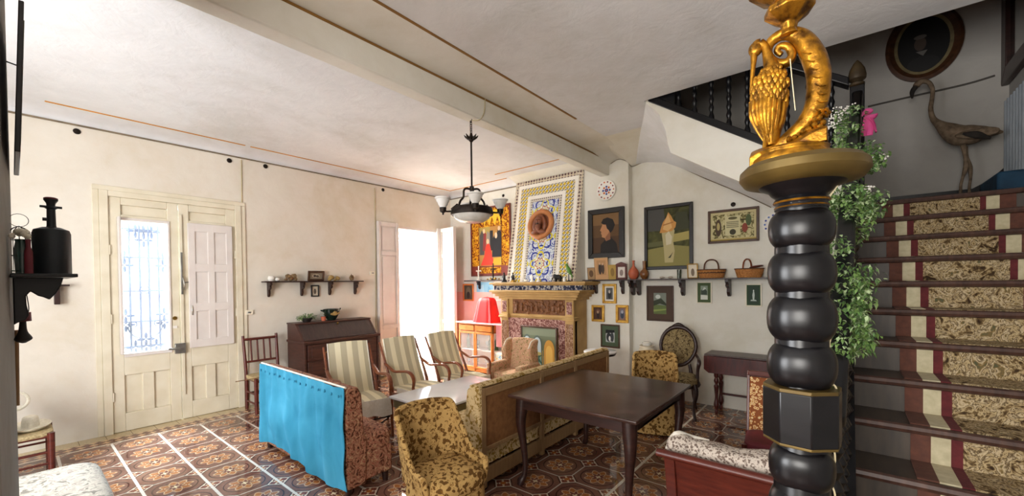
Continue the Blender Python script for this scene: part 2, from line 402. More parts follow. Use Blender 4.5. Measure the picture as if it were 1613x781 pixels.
# cove between beam and right bay, fading into the lunettes at the pilaster
b = MB(); b.prism([(-2.655, 3.345), (-2.3, 3.345), (-2.25, ZC-.005), (-2.655, ZC-.005)], -2.3, 5.2, 'y', PL_B)
struct('trim_8', b)
b = MB()
def lun(u, v):
    x = -2.66+u*1.1; y = 4.6+v*1.02; t = u*1.1
    zw = 3.24+.1*math.sin(min(t/.3, 1)*PI) if t < .3 else 3.22+.06*math.sin((t-.3)/.8*PI)
    k = v*v
    return (x, y, (ZC-.012)*(1-k)+zw*k)
b.grid(lun, 22, 10, PL_B, .03, (0, 0, 1))
struct('trim_9', b)
b = MB(); b.tube([(-2.62, 5.49, 3.29), (-2.5, 5.49, 3.33), (-2.37, 5.49, 3.27), (-2.34, 5.60, 3.22), (-2.12, 5.605, 3.27), (-1.9, 5.605, 3.225), (-1.7, 5.605, 3.10), (-1.39, 5.605, 2.895), (-1.03, 5.605, 2.675), (-.67, 5.605, 2.435)], .005, LINE_D, 6)
struct('trim_10', b)
# skirting behind the landing (black) and rise at the curtain
b = MB(); b.prism([(.0, 2.15), (1.12, 2.15), (1.12, 2.60), (1.0, 2.47), (.9, 2.41), (.0, 2.41)], YB-.03, YB-.012, 'y', EBONY)
struct('baseboard_back', b)

# ------------------------------------------------------------------ main staircase
NS, RI, TR, YT = 15, .1434, .2134, 4.0
LAND = NS*RI
STEPD = mat('grey_brown_stair_wood', '#2e2721', .5, 0, '#453a30', 6, .12, (6, 1, 1)); NOSE = mat('worn_dark_nosing', '#33201a', .4, 0, '#4e342a', 8, .1, (6, 1, 1))
def floral(name, cols, sc_=16):
    m, nt, b = base(name, .9, 0, .15); v, x, y, z = coords(nt)
    mp = nt.nodes.new('ShaderNodeMapping'); nt.links.new(v, mp.inputs[0]); mp.inputs['Scale'].default_value = (1.2, 1, 1.0)
    f = tex_noise(nt, mp.outputs[0], sc_, 3, 2.2); g = tex_noise(nt, mp.outputs[0], sc_*2.6, 2, 1.2)
    setc(nt, b, ramp(nt, f*.7+g*.3, cols, 'LINEAR')); bump(nt, b, tex_noise(nt, v, 200, 2), .4, .003); return m
FLOR = floral('floral_runner_wool', [(.36, '#33251a'), (.43, '#6a5638'), (.48, '#b09c76'), (.52, '#4a3822'), (.57, '#bba988'), (.62, '#75603c'), (.68, '#50503a')], 13)
CB = mat('brown_red_runner_band', '#4a2a20', .9, 0, '#5c3628', 40, .2); CCREAM = mat('cream_runner_band', '#a89e80', .9, 0, '#bdb394', 40, .2); CMAR = mat('maroon_runner_band', '#4a1418', .9, 0, '#5e1e20', 40, .2)
st = thing('staircase', 'dark wooden staircase climbing to the landing on the right', 'staircase', (0, 0, 0))
st['kind'] = 'structure'
X0, X1 = .03, 1.12
ny = lambda k: YT-(NS-k)*TR
for k in range(1, NS+1):
    b = MB(); b.box(X0, X1, ny(k), (ny(k)+TR+.02) if k < NS else YB-.03, max(0, (k-2)*RI), k*RI, STEPD); s_ = obj('step', b, st)
    n = MB(); n.tube([(X0, ny(k)-.012, k*RI-.013), (X1, ny(k)-.012, k*RI-.013)], .0175, NOSE, 8, 1); obj('nosing', n, s_)
b = MB(); b.prism([(ny(1)-.1, 0), (ny(NS)+.02, 0), (ny(NS)+.02, LAND+.06), (ny(NS)-.1, LAND+.05), (ny(1)-.1, RI+.02)], -.02, .03, 'x', EBONY)
obj('stringer', b, st)
# stair runner: one strip of carpet with woven bands, laid on risers and treads
bands = [(.204, .262, CB), (.262, .317, CCREAM), (.317, .349, CMAR), (.349, .677, FLOR), (.677, .704, CMAR), (.704, .761, CCREAM), (.761, .83, CB)]
b = MB(); T_ = .006
for k in range(1, NS+1):
    for xa, xb, mm in bands:
        b.box(xa, xb, ny(k)-T_, ny(k)+.002, (k-1)*RI, k*RI-.026, mm)
        b.box(xa, xb, ny(k)+.012, min(ny(k)+TR, YB) if k < NS else ny(k)+1.0, k*RI-.002, k*RI+T_, mm)
tag(obj('stair_runner', b), 'floral stair carpet with cream and maroon side bands', 'carpet')

# upper flight (its white soffit crosses the back wall) and dark balustrade
zl = lambda x: 2.82-.62*(x+1.31)
prof = [(-1.53, ZC-.01), (-1.47, 3.27), (-1.40, 3.06), (-1.345, 2.90), (-1.31, 2.83)]
b = MB()
low = [(.10, zl(.10))]+[(x, zl(x)) for x in (-.5, -.9)]
wallp = [(.10, zl(.10)-.0), (-.5, 2.33), (-.9, 2.60), (-1.39, 2.90), (-1.7, 3.09), (-1.9, 3.20), (-2.15, 3.25), (-2.3, 3.24)]
frontp = [(.10, zl(.10)), (-.5, zl(-.5)), (-.9, zl(-.9)), (-1.29, 2.815), (-1.315, 2.90), (-1.335, 3.03), (-1.40, 3.21), (-1.53, ZC-.012)]
def sof(u, v):
    k = v*7; i = min(int(k), 6); t = k-i
    f0 = Vector((frontp[i][0]*(1-t)+frontp[i+1][0]*t, frontp[i][1]*(1-t)+frontp[i+1][1]*t)); w0 = Vector((wallp[i][0]*(1-t)+wallp[i+1][0]*t, wallp[i][1]*(1-t)+wallp[i+1][1]*t))
    p = f0*(1-u)+w0*u; rise = .05*math.sin(u*PI)*(1 if v > .3 else v/.3)
    return (p.x, 4.0+u*1.62, p.y+rise)
b.grid(sof, 12, 28, PL_C, .04, (.0, 0, 1))
fl = thing('upper_flight', 'pale plastered underside and side of the upper stair flight', 'staircase'); fl['kind'] = 'structure'
obj('soffit', b, fl)
b = MB(); face = [(x, z) for x, z in frontp]+[(-1.53, ZC+.3), (-1.31, ZC+.3), (-1.31, 3.23), (-.6, 2.76), (.10, 2.30)]
b.prism(face, 3.992, 4.05, 'y', PL_B); obj('string_wall', b, fl)
b = MB(); b.prism([(-1.31, 3.23), (.06, 2.325), (.06, 2.15), (-1.25, 3.02)], 4.05, YB-.02, 'y', STEPD); obj('flight_steps', b, fl)
bl = thing('balustrade', 'dark balustrade with barley-twist spindles on the upper flight', 'balustrade')
bz = lambda x: 3.23-.662*(x+1.31)
b = MB(); b.prism([(-1.50, bz(-1.50)), (.005, bz(.005)), (.005, bz(.005)+.07), (-1.50, bz(-1.50)+.07)], 3.97, 4.06, 'y', EBONY); obj('base_rail', b, bl, .006)
b = MB(); b.prism([(-1.75, bz(-1.75)+.72), (.02, bz(.02)+.68), (.02, bz(.02)+.75), (-1.75, bz(-1.75)+.79)], 3.965, 4.065, 'y', EBONY); obj('handrail', b, bl, .01)
for i in range(10):
    x = -.085-.142*i; z0 = bz(x)+.05; z1 = bz(x)+.72; b = MB()
    N_ = 18; b.tube([(x, 4.015, z0+(z1-z0)*j/N_) for j in range(N_+1)], [.024 if j in (0, 1, N_-1, N_) else (.022 if j % 2 else .014) for j in range(N_+1)], EBONY, 10, 3)
    obj('spindle', b, bl)
b = MB(); b.prism([(-1.50, bz(-1.5)), (-1.25, bz(-1.25)), (-1.25, 4.2), (-1.50, 4.3)], 3.985, 4.05, 'y', EBONY); obj('end_panel', b, bl)

# landing newel with acorn
ax = on_y(1350, 200, 4.0).x
t = thing('newel_post', 'black square newel post with an acorn finial beside the landing', 'newel', (ax, 4.0, 0))
b = MB(); b.box(-.042, .042, -.042, .042, 1.7, 3.02, EBONY); obj('post', b, t, .006)
b = MB(); b.lathe([(.03, 3.02), (.045, 3.03), (.045, 3.045), (.03, 3.055), (.052, 3.075), (.055, 3.10), (.045, 3.15), (.025, 3.19), (.006, 3.215), (0, 3.22)], mat('dark_bronze_acorn', '#33281a', .45, .4, '#4f4028', 10, .1), 16); obj('acorn_finial', b, t)
# stair railing seen end-on
rl = thing('stair_railing', 'dark turned railing running up the left edge of the stairs', 'railing')
A_ = Vector((-.03, 1.38, 0)); B_ = Vector((ax, 3.95, 0)); rz = lambda y: 2.98-.672*(4.0-y)
b = MB(); b.beam((A_.x, A_.y, rz(A_.y)), (B_.x, B_.y, rz(B_.y)), .062, .06, EBONY); obj('handrail', b, rl, .012)
for i in range(14):
    p = A_.lerp(B_, (i+.5)/14); z1 = rz(p.y)-.03; z0 = z1-.72; b = MB(); nn = 13
    b.tube([(p.x, p.y, z0+(z1-z0)*j/(2*nn)) for j in range(2*nn+1)], [.026 if j % 2 else .013 for j in range(2*nn+1)], EBONY, 10, 2); obj('baluster', b, rl)

# big newel in the foreground
NX, NY = on_y(1262, 480, 1.25).x, 1.25
pz = lambda y: on_y(1262, y, 1.25).z
sc1 = (pz(400)-pz(500))/100        # metres per photograph pixel at the newel
t = thing('newel_post', 'massive black beaded newel post with gilt bands in the foreground', 'newel', (NX, NY, 0))
b = MB(); b.lathe([(0, .0), (.055, 0), (.06, pz(745)), (36*sc1, pz(740)), (36*sc1, pz(400)), (34*sc1, pz(318)), (0, pz(317))], EBONY, 20); obj('shaft', b, t)
for yt, yb, wd in ((327, 396, 88), (392, 467, 90), (460, 541, 92), (535, 612, 92), (694, 768, 88), (760, 850, 90), (845, 935, 90)):
    zc = (pz(yt)+pz(yb))/2; h = (pz(yt)-pz(yb))/2*1.04; b = MB(); b.ell((0, 0, zc), (wd/2*sc1, wd/2*sc1, h*1.03), EBONY, 32, 20, .8, ); obj('bead', b, t)
z0, z1 = pz(693), pz(604); q = 53*sc1; k = q*.62
oct_ = lambda s: [(q*s*math.cos(PI/4*i+PI/8-.08), q*s*math.sin(PI/4*i+PI/8-.08)) for i in range(8)]
b = MB(); b.prism(oct_(1), z0+.006, z1-.01, 'z', EBONY); blk = obj('octagonal_block', b, t, .003)
for za, zb_ in ((z1-.012, z1-.002), (z0, z0+.008)): b = MB(); b.prism(oct_(.99), za, zb_, 'z', GOLD2); obj('gilt_band', b, blk, .002)
b = MB(); b.lathe([(.0, pz(330)), (36*sc1, pz(330)), (34*sc1, pz(322)), (37*sc1, pz(316)), (34*sc1, pz(311)), (40*sc1, pz(306)), (44*sc1, pz(300)), (56*sc1, pz(294)), (60*sc1, pz(288)), (0, pz(287))], EBONY, 32); cap = obj('capital', b, t)
b = MB(); b.lathe([(0, pz(292)), (62*sc1, pz(292)), (78*sc1, pz(287)), (85*sc1, pz(277)), (84*sc1, pz(266)), (76*sc1, pz(258)), (0, pz(256))], GOLD2, 40); obj('gilt_disc', b, cap)
b = MB(); b.torus((0, 0, pz(318)), 36*sc1, .0028, GOLD, seg=32, s2=6); b.torus((0, 0, pz(326)), 35*sc1, .002, GOLD, seg=32, s2=6); obj('gilt_ring', b, cap)
CORD = mat('cream_flex', '#c9bb95', .5, 0, '#d8ccaa', 10, 0)
# white flex following the beads
cp = [(1318, 290), (1298, 322), (1304, 345), (1310, 365), (1300, 394), (1309, 420), (1311, 445), (1302, 465), (1310, 500), (1313, 520), (1304, 540), (1308, 575), (1307, 600), (1315, 612), (1318, 640), (1317, 685), (1310, 695), (1313, 725), (1305, 752), (1312, 775), (1316, 800)]
b = MB(); b.tube([on_y(x+2.5, y, NY-.0)-Vector((NX, NY, 0)) for x, y in cp], .0022, CORD, 6, 4); obj('flex', b, t)
# ------------------------------------------------------------------ front door (two leaves, one with its shutter folded open)
dr = thing('door_1', 'yellowed white double front door with an ironwork window', 'door', (XA, 0, 0)); dr['kind'] = 'structure'
b = MB()
b.box(-.12, .03, D0-.0, D0+.07, 0, DH, PAINT); b.box(-.12, .03, D1-.07, D1, 0, DH, PAINT); b.box(-.12, .029, D0+.07, D1-.07, DH-.06, DH, PAINT)
b.box(.001, .018, D0-.05, D0-.001, 0, DH, PAINT); b.box(.001, .018, D1+.001, D1+.05, 0, DH, PAINT); b.box(.001, .019, D0-.05, D1+.05, DH+.001, DH+.05, PAINT)
obj('door_frame', b, dr, .004)
MID = 1.265
def leaf(y0, y1, kids_):
    b = MB(); x0, x1 = -.04, .01; st_ = .1
    b.box(x0, x1, y0, y0+st_, .004, DH-.06, PAINT); b.box(x0, x1, y1-st_, y1, .004, DH-.06, PAINT)
    for z0, z1 in ((.004, .2), (.62, .86), (2.33, 2.39), (DH-.14, DH-.06)): b.box(x0, x1, y0+st_, y1-st_, z0, z1, PAINT)
    m_ = (y0+y1)/2; b.box(x0, x1, m_-.05, m_+.05, .2, .62, PAINT)
    b.box(x0+.012, x1-.022, y0+st_, y1-st_, .2, .62, PAINT); b.box(x0+.012, x1-.022, y0+st_, y1-st_, 2.39, DH-.14, PAINT)
    return obj('leaf', b, dr, .005)
lf = leaf(D0+.07, MID, 1); rg = leaf(MID+.004, D1-.07, 2)
gy0, gy1, gz0, gz1 = D0+.17, MID-.1, .86, 2.33
b = MB(); b.box(-.028, -.024, gy0, gy1, gz0, gz1, GLASS); obj('glass_pane', b, lf)
IRW = mat('grey_blue_painted_iron', '#2c3f5c', .5, .1, '#3c5070', 10, 0)
b = MB(); xx = -.075; cy_ = (gy0+gy1)/2; wy = (gy1-gy0)
for f in (.18, .40, .60, .82): b.cyl((xx, gy0+wy*f, gz0), (xx, gy0+wy*f, gz1-.02), .010, IRW, seg=6)
for z in (.92, 1.20, 1.55, 1.93, 2.25): b.cyl((xx, gy0-.02, z), (xx, gy1+.02, z), .009, IRW, seg=6)
b.torus((xx, cy_, 1.56), .045, .008, IRW, 'x', 20, 6)
b.torus((xx, cy_, 1.15), .15, .006, IRW, 'x', 20, 6, PI, 2*PI)
for s_ in (-1, 1): b.torus((xx, cy_+s_*.11, 1.17), .035, .006, IRW, 'x', 14, 6)
def fleur(y, z, s=1.25):
    for a in (0, 90, 180, 270): b.ell((xx, y+.035*s*math.cos(R(a)), z+.035*s*math.sin(R(a))), (.005, (.03 if a % 180 == 0 else .011)*s, (.011 if a % 180 == 0 else .03)*s), IRW, 8, 6)
for y, z in ((cy_, 2.23), (cy_-.07, 2.23), (cy_+.07, 2.23), (cy_, 2.13), (gy0+.03, 1.93), (gy0+.03, 1.84), (gy1-.03, 1.93), (gy1-.03, 1.84), (gy0+.03, 1.27), (gy0+.03, 1.17), (gy1-.03, 1.27), (gy1-.03, 1.17), (cy_, .99), (cy_, .91), (cy_-.09, .91), (cy_+.09, .91)): fleur(y, z)
obj('iron_grille', b, lf)
# shutter of the left leaf, folded back beside the glass
b = MB(); b.box(.012, .10, gy0-.035, gy0-.012, gz0, gz1+.03, PAINT2); b.box(.012, .03, gy0-.035, gy0, gz0, gz1+.03, PAINT2); obj('folded_shutter', b, lf, .006)
b = MB(); b.box(.012, .022, gy0-.0, gy1+.02, gz1, gz1+.03, PAINT2); b.box(.012, .022, gy1, gy1+.02, gz0, gz1, PAINT2); b.box(.012, .022, gy0, gy1+.02, gz0-.04, gz0, PAINT2); obj('glazing_bead', b, lf, .003)
# shutter of the right leaf, closed: six sunk panels
y0, y1, z0, z1 = 1.35, 1.81, .85, 2.36; b = MB(); b.box(.012, .03, y0, y1, z0, z1, PAINT2)
for y in (y0, (y0+y1)/2-.035, y1-.07): b.box(.03, .044, y, y+.07, z0, z1, PAINT2)
for z in (z0, z0+.44, z0+.92, z1-.1): b.box(.03, .0435, y0, y1, z, z+.1, PAINT2)
obj('panelled_shutter', b, rg, .005)
b = MB(); b.box(.01, .03, MID+.005, MID+.035, .3, 2.45, PAINT); b.box(.03, .045, MID+.01, MID+.03, 1.5, 2.0, STEEL); obj('bolt_rod', b, rg, .003)
b = MB(); b.box(.01, .05, MID-.06, MID+.04, .80, .92, STEEL); b.cyl((.05, MID-.03, .86), (.09, MID-.03, .86), .012, STEEL); b.beam((.085, MID-.13, .87), (.085, MID-.02, .86), .02, .02, STEEL); obj('lock', b, lf, .003)
b = MB(); b.tube([(.02, MID+.03, 1.72), (.05, MID+.03, 1.68), (.055, MID+.04, 1.6), (.02, MID+.045, 1.56)], .007, STEEL, 8); b.cyl((.03, MID+.03, 1.64), (.03, MID+.13, 1.65), .007, STEEL); obj('latch_handle', b, rg)
b = MB(); b.tube([(.04, 1.375, 1.36), (.05, 1.375, 1.30), (.04, 1.38, 1.25)], .009, STEEL, 8); obj('pull_handle', b, rg)
b = MB(); b.cyl((.01, MID-.05, 1.22), (.018, MID-.05, 1.22), .022, BRASS); b.box(.01, .02, MID-.07, MID-.03, 1.10, 1.13, WHITE); obj('keyhole_plate', b, lf)
for z in (.4, 1.25, 2.0):
    b = MB(); b.cyl((.02, D0+.075, z-.05), (.02, D0+.075, z+.05), .009, PAINT); obj('hinge', b, lf)
    b = MB(); b.cyl((.02, D1-.075, z-.05), (.02, D1-.075, z+.05), .009, PAINT); obj('hinge', b, rg)
# ------------------------------------------------------------------ french window
wn = thing('window_1', 'tall french window with white panelled shutters folded open', 'window', (XA, 0, 0)); wn['kind'] = 'structure'
b = MB(); b.box(-.38, 0, W0-.01, W0+.03, 0, WH, PAINT2); b.box(-.38, 0, W1-.03, W1+.01, 0, WH, PAINT2); b.box(-.38, 0, W0, W1, WH-.04, WH, PAINT2); obj('window_frame', b, wn, .004)
def panel_leaf(name, w_, z1, M, splits):
    b = MB(); b.M = M; b.box(0, w_, -.010, .010, .03, z1, PAINT2)
    for s_ in (-1, 1):
        y0, y1 = (-.032, -.010) if s_ < 0 else (.010, .032)
        b.box(0, .05, y0, y1, .03, z1, PAINT2); b.box(w_-.05, w_, y0, y1, .03, z1, PAINT2)
        for z in splits: b.box(.05, w_-.05, y0, y1, z-.035, z+.035, PAINT2)
        for za, zb_ in zip(splits[:-1], splits[1:]):
            if zb_-za > .45 or za < .2: yy = sorted((s_*.010, s_*.020)); b.box(.075, w_-.075, yy[0], yy[1], za+.06, zb_-.06, PAINT2) if w_ > .3 else None
    return obj(name, b, wn, .006)
sp = (.07, .62, .95, 2.10, z1_ := 2.64)
sp = (.07, .55, .86, 2.12, 2.62)
panel_leaf('shutter_leaf', .40, 2.66, Matrix.Translation((.05, W0-.41, 0))@Matrix.Rotation(R(90), 4, 'Z'), sp)
panel_leaf('shutter_leaf', .17, 2.66, Matrix.Translation((.02, W1+.0, 0))@Matrix.Rotation(R(-18), 4, 'Z')@Matrix.Translation((-.13, 0, 0)), sp)
panel_leaf('shutter_leaf', .44, 2.66, Matrix.Translation((.04, W1+.06, 0))@Matrix.Rotation(R(-6), 4, 'Z'), sp)
PALE_I = mat('glare_pale_iron', '#d9d6d0', .5, 0, '#e4e2dc', 10, 0)  # iron coloured pale to imitate bars washed out by window glare
b = MB(); xx = -.33
for i in range(9): y = W0+.08+i*.1; b.cyl((xx, y, .05), (xx, y, 2.2+.25*math.sin(PI*(i+.6)/9.5)), .007, PALE_I, seg=6)
for z in (.9, 1.5, 2.1): b.cyl((xx, W0, z), (xx, W1, z), .008, PALE_I, seg=6)
b.torus((xx, (W0+W1)/2, 2.05), .44, .02, PALE_I, 'x', 24, 6, 0, PI)
obj('window_grille', b, wn)
b = MB(); b.box(-.37, -.35, W0, W1, 2.52, 2.6, PAINT2); b.box(-.37, -.35, W0+.03, W0+.08, 0, 2.6, PAINT2); obj('outer_frame', b, wn)
# white paving outside
b = MB(); b.box(-9.5, XO, -1.5, 8.5, -.12, -.02, mat('pale_outdoor_paving', '#cfc9bd', .8, 0, '#ddd8cc', 5, .1)); struct('floor', b)

# ------------------------------------------------------------------ little things on the left wall
for i, (px, py) in enumerate(((121, 207), (361, 253), (418, 262), (603, 299), (688, 312))):
    p = on_x(px, py, XA); b = MB(); b.lathe([(0, -.002), (.024, 0), (.03, .006), (.022, .016), (0, .02)], IRON, 14); o = obj('wall_stud', b)
    o.location = (XA, p.y, p.z); o.rotation_euler = (0, R(90), 0)
    tag(o, ['dark round wall knob highest above the shelf with the black bottle', 'dark round wall knob above the right half of the front door', 'dark round wall knob just right of the vertical cable by the door', 'dark round wall knob above the left shutter of the french window', 'dark round wall knob nearest the corner by the tapestry'][i], 'wall knob', 'round wall knobs')
CAB = mat('painted_cable', '#c9bb97', .7, 0, '#b5a680', 10, 0)
def on_a(pts, X=XA+.008): return [on_x(px, py, X) for px, py in pts]
b = MB(); b.tube(on_a([(380, 252), (381, 330), (381, 420), (383, 480), (390, 489)]), .006, CAB, 6, 2); tag(obj('wall_cable', b), 'old cable running down the wall right of the front door', 'cable')
b = MB(); b.tube(on_a([(590, 296), (591, 350), (592, 430), (592, 560)]), .006, CAB, 6, 2); tag(obj('wall_cable', b), 'old cable running down the wall left of the french window', 'cable')
for (px, py), lb in (((392, 492), 'white light switch between the front door and the rush chair'), ((586, 430), 'small pale switch box left of the french window')):
    p = on_x(px, py, XA); b = MB(); b.box(XA, XA+.022, p.y-.045, p.y+.045, p.z-.03, p.z+.03, CREAMC); b.box(XA+.022, XA+.028, p.y-.02, p.y+.02, p.z-.01, p.z+.01, STEEL)
    tag(obj('light_switch', b, None, .004), lb, 'light switch')

def bracket(mb, M, h=.2, d=.12, th=.025, m=WOOD_D):
    """scrolled shelf bracket; hangs below z=0, reaches out to -y"""
    old = mb.M; mb.M = M
    pr = [(0, 0), (-d, 0), (-d, -.03*h/.2), (-d*.8, -.05*h/.2), (-d*.85, -.075*h/.2), (-d*.6, -.10*h/.2), (-d*.45, -.10*h/.2), (-d*.5, -.15*h/.2), (-d*.35, -.185*h/.2), (-d*.2, -h), (0, -h*.92)]
    mb.prism(pr, -th/2, th/2, 'x', m); mb.M = old; return mb
# shelf on the left wall
sz = 1.652; y0, y1 = 2.15, 3.60; MA = lambda y, z: Matrix.Translation((XA, y, z))@Matrix.Rotation(R(90), 4, 'Z')
t = thing('wall_shelf', 'narrow dark shelf on the left wall above the bureau', 'shelf', (0, 0, 0))
b = MB(); b.box(XA, XA+.14, y0, y1, sz-.018, sz, WOOD_D); obj('board', b, t, .003)
for px in (422, 474, 518, 558):
    obj('bracket', bracket(MB(), MA(on_x(px, 455, XA).y, sz-.018)), t)
def lump(name, pxs, lb, cat, X, m, zoff=sz):
    b = MB()
    for px, dz, r in pxs:
        p = on_x(px, 440, X); b.ell((X, p.y, zoff+dz), (r, r, r*.95), m, 12, 8, fn=lambda v: v+.012*noise.noise_vector(v*30))
    return tag(obj(name, b), lb, cat)
X_ = XA+.075
MUSH = mat('knobbly_brown_stone', '#5a4026', .8, 0, '#9a7d54', 30, .6); YEL = mat('ochre_coral_lump', '#8a6a34', .8, 0, '#b5965a', 30, .6)
b = MB(); p = on_x(427, 440, X_); b.lathe([(0, 0), (.03, 0), (.045, .03), (.035, .065), (.03, .07), (0, .05)], WHITE, 16, (X_, p.y, sz)); b.torus((X_, p.y+.05, sz+.035), .02, .006, WHITE, 'x', 14, 6); b.ell((X_+.01, p.y+.075, sz+.025), (.025, .03, .025), WHITE); tag(obj('white_cup', b), 'small white cup at the left end of the left wall shelf', 'cup')
lump('stone_cluster', ((454, .065, .035), (463, .07, .037), (458, .028, .03), (466, .028, .022), (451, .02, .02)), 'dark knobbly stone cluster left of the framed photo on the left shelf', 'stone', X_, MUSH)
lump('coral_cluster', ((522, .05, .04), (532, .04, .034), (519, .025, .028), (528, .02, .02)), 'ochre lumpy coral between the framed photo and the pine cone', 'coral', X_, YEL)
b = MB(); p = on_x(554, 440, X_); b.ell((X_, p.y, sz+.045), (.035, .035, .045), MUSH, 12, 9, fn=lambda v: v+.01*noise.noise_vector(v*45)); b.cyl((X_, p.y, sz+.08), (X_+.005, p.y-.01, sz+.11), .01, MUSH, .003, 8); tag(obj('pine_cone', b), 'brown pine cone at the right end of the left wall shelf', 'pine cone')

# ------------------------------------------------------------------ pictures
def picture(name, lb, c, w_, h_, fm, fw=.03, art=None, bg='#6a604a', rz=0, tilt=0, lean=0, dep=.025, matt=None, cat='picture', group=None, roll=0, mid=None, back=.004):
    """c = centre of the back on the wall; local -y faces the room"""
    t = thing(name, lb, cat, c, rz, group, rx=lean, ry=roll); w2, h2 = w_/2, h_/2
    b = MB()
    for s_ in (-1, 1):
        b.prism([(-w2*s_, -h2), (-(w2-fw)*s_, -h2+fw), (-(w2-fw)*s_, h2-fw), (-w2*s_, h2)], -dep, -back, 'y', fm)
        b.prism([(-w2, -h2*s_), (-w2+fw, (-h2+fw)*s_), (w2-fw, (-h2+fw)*s_), (w2, -h2*s_)], -dep, -back, 'y', fm)
    obj('frame', b, t, min(.006, fw*.25))
    b = MB(); b.box(-w2+fw*.5, w2-fw*.5, -dep*.45, -back, -h2+fw*.5, h2-fw*.5, bg if not isinstance(bg, str) else flat(bg))
    iw, ih = w_-2*fw, h_-2*fw; y = -dep*.45
    if matt:
        mg, mc, ic = matt; y -= .001; b.box(-iw/2, iw/2, y, y+.001, -ih/2, ih/2, flat(mc)); iw -= 2*mg*w_; ih -= 2*mg*w_; y -= .001; b.box(-iw/2, iw/2, y, y+.001, -ih/2, ih/2, ic if not isinstance(ic, str) else flat(ic))
    for k, (col, pts) in enumerate(art or []):
        yy = y-.0009-.0005*k
        if len(pts) == 3 and isinstance(pts[0], (int, float)) is False and len(pts[0]) == 2 and pts[2] == 'e':
            (cx, cz), (rx_, rz_) = pts[0], pts[1]; pts = [(cx+rx_*math.cos(2*PI*i/16), cz+rz_*math.sin(2*PI*i/16)) for i in range(16)]
        b.prism([((u-.5)*iw, (v-.5)*ih) for u, v in pts], yy, yy+.0009, 'y', flat(col) if isinstance(col, str) else col)
    obj('canvas', b, t); return t
E_ = lambda cx, cz, rx_, rz_: ((cx, cz), (rx_, rz_), 'e')
def rectB(tl, br, Y): a, c = on_y(*tl, Y), on_y(*br, Y); return ((a.x+c.x)/2, Y, (a.z+c.z)/2), c.x-a.x, a.z-c.z
def rectA(tl, br, X): a, c = on_x(*tl, X), on_x(*br, X); return (X, (a.y+c.y)/2, (a.z+c.z)/2), c.y-a.y, a.z-c.z
c, w_, h_ = rectA((485, 428), (511, 444), X_)
picture('framed_photo', 'brown wooden photo frame standing on the left wall shelf', (X_-.02, c[1], sz+h_/2+.002), w_, h_, FRAME_BR, .03, [('#b8a890', E_(.5, .5, .3, .3)), ('#3c3026', E_(.4, .5, .12, .2)), ('#4c4036', E_(.62, .45, .13, .18))], '#857662', R(90), lean=R(8), cat='picture frame')
c, w_, h_ = rectA((489, 449), (502, 467), XA)
picture('framed_photo', 'tiny dark framed photo hanging under the left wall shelf', c, w_, h_, FRAME_BK, .018, [('#5c5044', E_(.5, .45, .22, .3))], '#cbbfa8', R(90), cat='picture frame')

# B-wall pictures
PB = YB; PP = 5.50
def pB(tl, br, Y, name, lb, fm, **k):
    c, w_, h_ = rectB(tl, br, Y-.02); c = (c[0], Y, c[2]); return picture(name, lb, c, w_, h_, fm, **k)
land = paintmix('dark_green_landscape_paint', [(.3, '#27281c'), (.5, '#4a4a2c'), (.62, '#5a5a36'), (.75, '#6d6a42')], 5, 1.5)
pB((927, 332), (984, 405), PP, 'framed_portrait', 'black framed portrait of a man in profile wearing a dark beret', FRAME_BK, fw=.075, bg='#4a3018', dep=.05, cat='painting', art=[
   ('#7a5a34', [(.0, .55), (1, .62), (1, 1), (0, 1)]), ('#5c4020', [(0, .4), (1, .42), (1, .7), (0, .72)]), ('#17120f', [(.28, 0), (.3, .22), (.5, .36), (.68, .4), (.9, .22), (.95, 0)]),
   ('#b98258', [(.38, .76), (.34, .68), (.27, .58), (.33, .55), (.31, .50), (.34, .47), (.34, .41), (.46, .38), (.5, .3), (.66, .34), (.66, .6), (.56, .76)]), ('#8a5a3c', [(.5, .3), (.48, .4), (.6, .5), (.66, .6), (.67, .34)]), ('#120e0c', [(.32, .78), (.4, .73), (.5, .72), (.54, .62), (.6, .58), (.67, .5), (.76, .56), (.84, .7), (.76, .84), (.56, .9), (.4, .87)])])
pB((1015, 327), (1092, 423), PB, 'framed_painting', 'large black framed painting of a pale robed figure in a garden', FRAME_BK, fw=.045, bg=land, dep=.04, cat='painting', art=[
   ('#4b4a46', [(0, .62), (.45, .62), (.4, 1), (0, 1)]), ('#8a8248', [(0, 0), (1, 0), (1, .32), (.6, .36), (0, .30)]), ('#a89a58', [(.55, .4), (1, .44), (1, .58), (.6, .54)]), ('#5f5f38', [(0, .34), (.4, .36), (.4, .44), (0, .42)]), ('#3a3c24', [(.62, .6), (1, .62), (.95, .9), (.7, .92)]),
   ('#b5a878', [(.42, .06), (.40, .3), (.36, .52), (.34, .66), (.44, .74), (.6, .72), (.66, .6), (.62, .44), (.66, .26), (.62, .06)]), ('#c98f48', [(.30, .58), (.34, .68), (.38, .76), (.46, .84), (.51, .93), (.58, .86), (.64, .77), (.70, .74), (.68, .66), (.6, .6), (.42, .58)]), ('#dcb070', [(.38, .64), (.42, .76), (.51, .90), (.56, .78), (.6, .66), (.5, .6)]), ('#a87038', [(.38, .72), (.64, .76), (.63, .74), (.39, .70)]), ('#cfc6a6', [(.46, .36), (.44, .54), (.52, .6), (.6, .5), (.58, .38)]), ('#3c3c26', [(.5, .14), (.58, .2), (.62, .24), (.56, .14)])])
parch = paintmix('inked_parchment', [(.36, '#3c3520'), (.46, '#7d7448'), (.54, '#bdb384'), (.7, '#d8cfa2')], 22, 1.2)
c, w_, h_ = rectB((1115, 334), (1197, 378), PB-.02)
